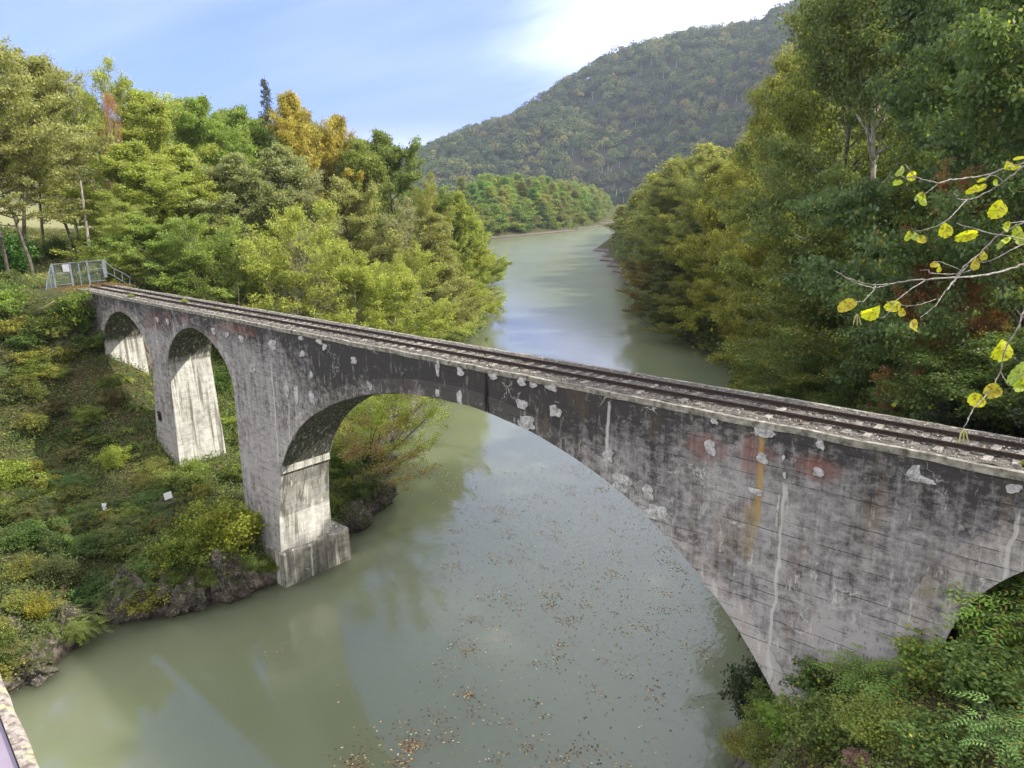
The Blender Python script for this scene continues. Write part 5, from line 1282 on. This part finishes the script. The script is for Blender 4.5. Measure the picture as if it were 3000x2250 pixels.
L3 = lambda q: [z3(*a) for a in q]
L6 = lambda q: [z6(*a) for a in q]
twig('overhanging_branch', 'topmost pale twig with yellow leaves at the right edge', 3.1,
 [(L3([(2300, 262), (2212, 290), (2050, 330), (1860, 400), (1700, 435), (1530, 455), (1400, 475), (1290, 505), (1150, 475), (1040, 435), (930, 440), (860, 405)]), .0055, .0022),
  (L3([(1040, 435), (980, 370), (920, 300)]), .003, .002), (L3([(1270, 520), (1210, 570), (1150, 615), (1080, 610)]), .0016, .0012),
  (L3([(2300, 240), (2212, 320), (2080, 420), (1990, 490), (1890, 560), (1700, 660), (1600, 685), (1500, 680), (1450, 610)]), .0045, .0022),
  (L3([(1610, 670), (1540, 740), (1400, 890), (1300, 960), (1120, 1015), (1010, 1025)]), .0028, .0018), (L3([(1990, 490), (1920, 430), (1850, 415), (1790, 460)]), .002, .0015)],
 [(z3(2020, 310), 26, 36, 80, YL), (z3(2130, 340), 30, 18, 20, YL), (z3(870, 370), 34, 22, 50, PG), (z3(990, 425), 28, 28, 10, YL), (z3(845, 500), 28, 18, 15, YG2), (z3(1115, 685), 22, 34, 20, YG2), (z3(1060, 650), 10, 32, -40, PG),
  (z3(1650, 570), 40, 20, 30, YL), (z3(1745, 555), 34, 18, 30, YL), (z3(1755, 475), 28, 12, 20, YL), (z3(1900, 500), 13, 20, 0, YG2), (z3(1350, 1020), 40, 40, 60, YL), (z3(955, 1075), 30, 20, 60, YG2), (z3(1030, 1080), 22, 20, 60, PG), (z3(1095, 1125), 28, 26, 10, YB), (z3(2170, 240), 40, 14, 10, YL)])
twig('overhanging_branch', 'middle pale twigs with a large round yellow leaf near the right edge', 2.9,
 [(L3([(2330, 880), (2212, 930), (2050, 1000), (1900, 1090), (1740, 1260), (1560, 1410), (1450, 1560), (1380, 1659)]), .005, .003), (L6([(1850, 60), (1700, 230), (1640, 320), (1540, 400)]), .003, .0018),
  (L3([(2300, 1130), (2212, 1110), (2060, 1080), (1850, 1050), (1650, 985), (1590, 975), (1480, 935)]), .0038, .002), (L3([(2300, 1110), (2212, 1160), (2100, 1210), (1900, 1320), (1790, 1360), (1620, 1345)]), .0032, .0018),
  (L3([(1650, 1440), (1500, 1485), (1330, 1485), (1190, 1475), (1180, 1440), (1090, 1445)]), .0024, .002), (L3([(1530, 1440), (1400, 1390), (1310, 1355), (1230, 1350)]), .002, .0015), (L3([(2212, 915), (2060, 935), (1970, 950)]), .0022, .0015)],
 [(z3(1915, 790), 58, 48, 40, YL), (z3(1570, 1060), 62, 34, 10, YL), (z3(1660, 1370), 34, 38, 60, YB), (z3(1765, 1290), 24, 26, 50, YB), (z3(1255, 1395), 30, 20, 0, YB), (z3(1290, 1440), 16, 14, 45, YL), (z3(2140, 1050), 34, 52, 20, YG2), (z3(2010, 985), 18, 34, -20, YG2), (z3(1985, 1140), 16, 46, -40, PG), (z3(2160, 1120), 30, 44, 0, PG), (z6(1490, 470), 22, 52, -20, YB)])
twig('overhanging_branch', 'longest pale branch reaching left with four yellow leaves at its tip', 3.3,
 [(L3([(2330, 1345), (2212, 1385), (2000, 1450), (1800, 1500), (1600, 1520), (1400, 1530), (1150, 1545), (950, 1560), (830, 1580), (720, 1615), (600, 1630), (480, 1615), (330, 1550), (150, 1440)]), .0075, .0018),
  (L3([(830, 1580), (700, 1600), (560, 1600), (430, 1570), (320, 1525)]), .0028, .0016), (L6([(1570, 160), (1500, 200), (1380, 290), (1330, 370), (1310, 400), (1250, 400)]), .0028, .0018),
  (L6([(1250, 195), (1240, 220), (1170, 295), (1120, 295)]), .0028, .002), (L6([(1640, 280), (1540, 315), (1450, 325), (1320, 295)]), .0022, .0015)],
 [(z6(1055, 320), 56, 34, 25, YB), (z6(1225, 360), 58, 46, 20, YL), (z6(1355, 335), 46, 34, 15, YL), (z6(1415, 365), 22, 24, 40, YB)], [(z6(1130, 375), .05)])
twig('overhanging_branch', 'hanging twig with brown-edged yellow leaves above the right end of the rails', 2.8,
 [(L6([(2240, 300), (2200, 380), (2180, 460), (2110, 560), (2070, 660), (2060, 750), (2010, 840), (1950, 920), (1890, 980), (1840, 1080), (1820, 1120)]), .004, .0018), (L6([(2060, 750), (2110, 840)]), .002, .0015)],
 [(z6(2065, 610), 62, 56, 60, YL), (z6(2185, 770), 80, 70, 50, PG), (z6(2190, 830), 60, 36, 20, YG2), (z6(2005, 880), 50, 44, 30, YB), (z6(1900, 945), 42, 48, 30, YL), (z6(1875, 900), 14, 28, 20, YL)], [(z6(1820, 1120), .055)])

# ------------------------------------------------------------ air
hz = MB(); hz.box(-2600, 900, -700, 2400, -26, 560); ho = hz.build('haze', None); 
hm = bpy.data.materials.new('haze'); hm.use_nodes = True; ht = hm.node_tree; ht.nodes.clear()
ov_ = ht.nodes.new('ShaderNodeOutputMaterial'); pv_ = ht.nodes.new('ShaderNodeVolumePrincipled'); ht.links.new(pv_.outputs[0], ov_.inputs['Volume'])
pv_.inputs['Color'].default_value = (.74, .84, 1, 1); pv_.inputs['Density'].default_value = .0001; pv_.inputs['Anisotropy'].default_value = .3
ho.data.materials.clear(); ho.data.materials.append(hm); ho['kind'] = 'stuff'; ho['label'] = 'thin pale autumn air that softens the far hillside'
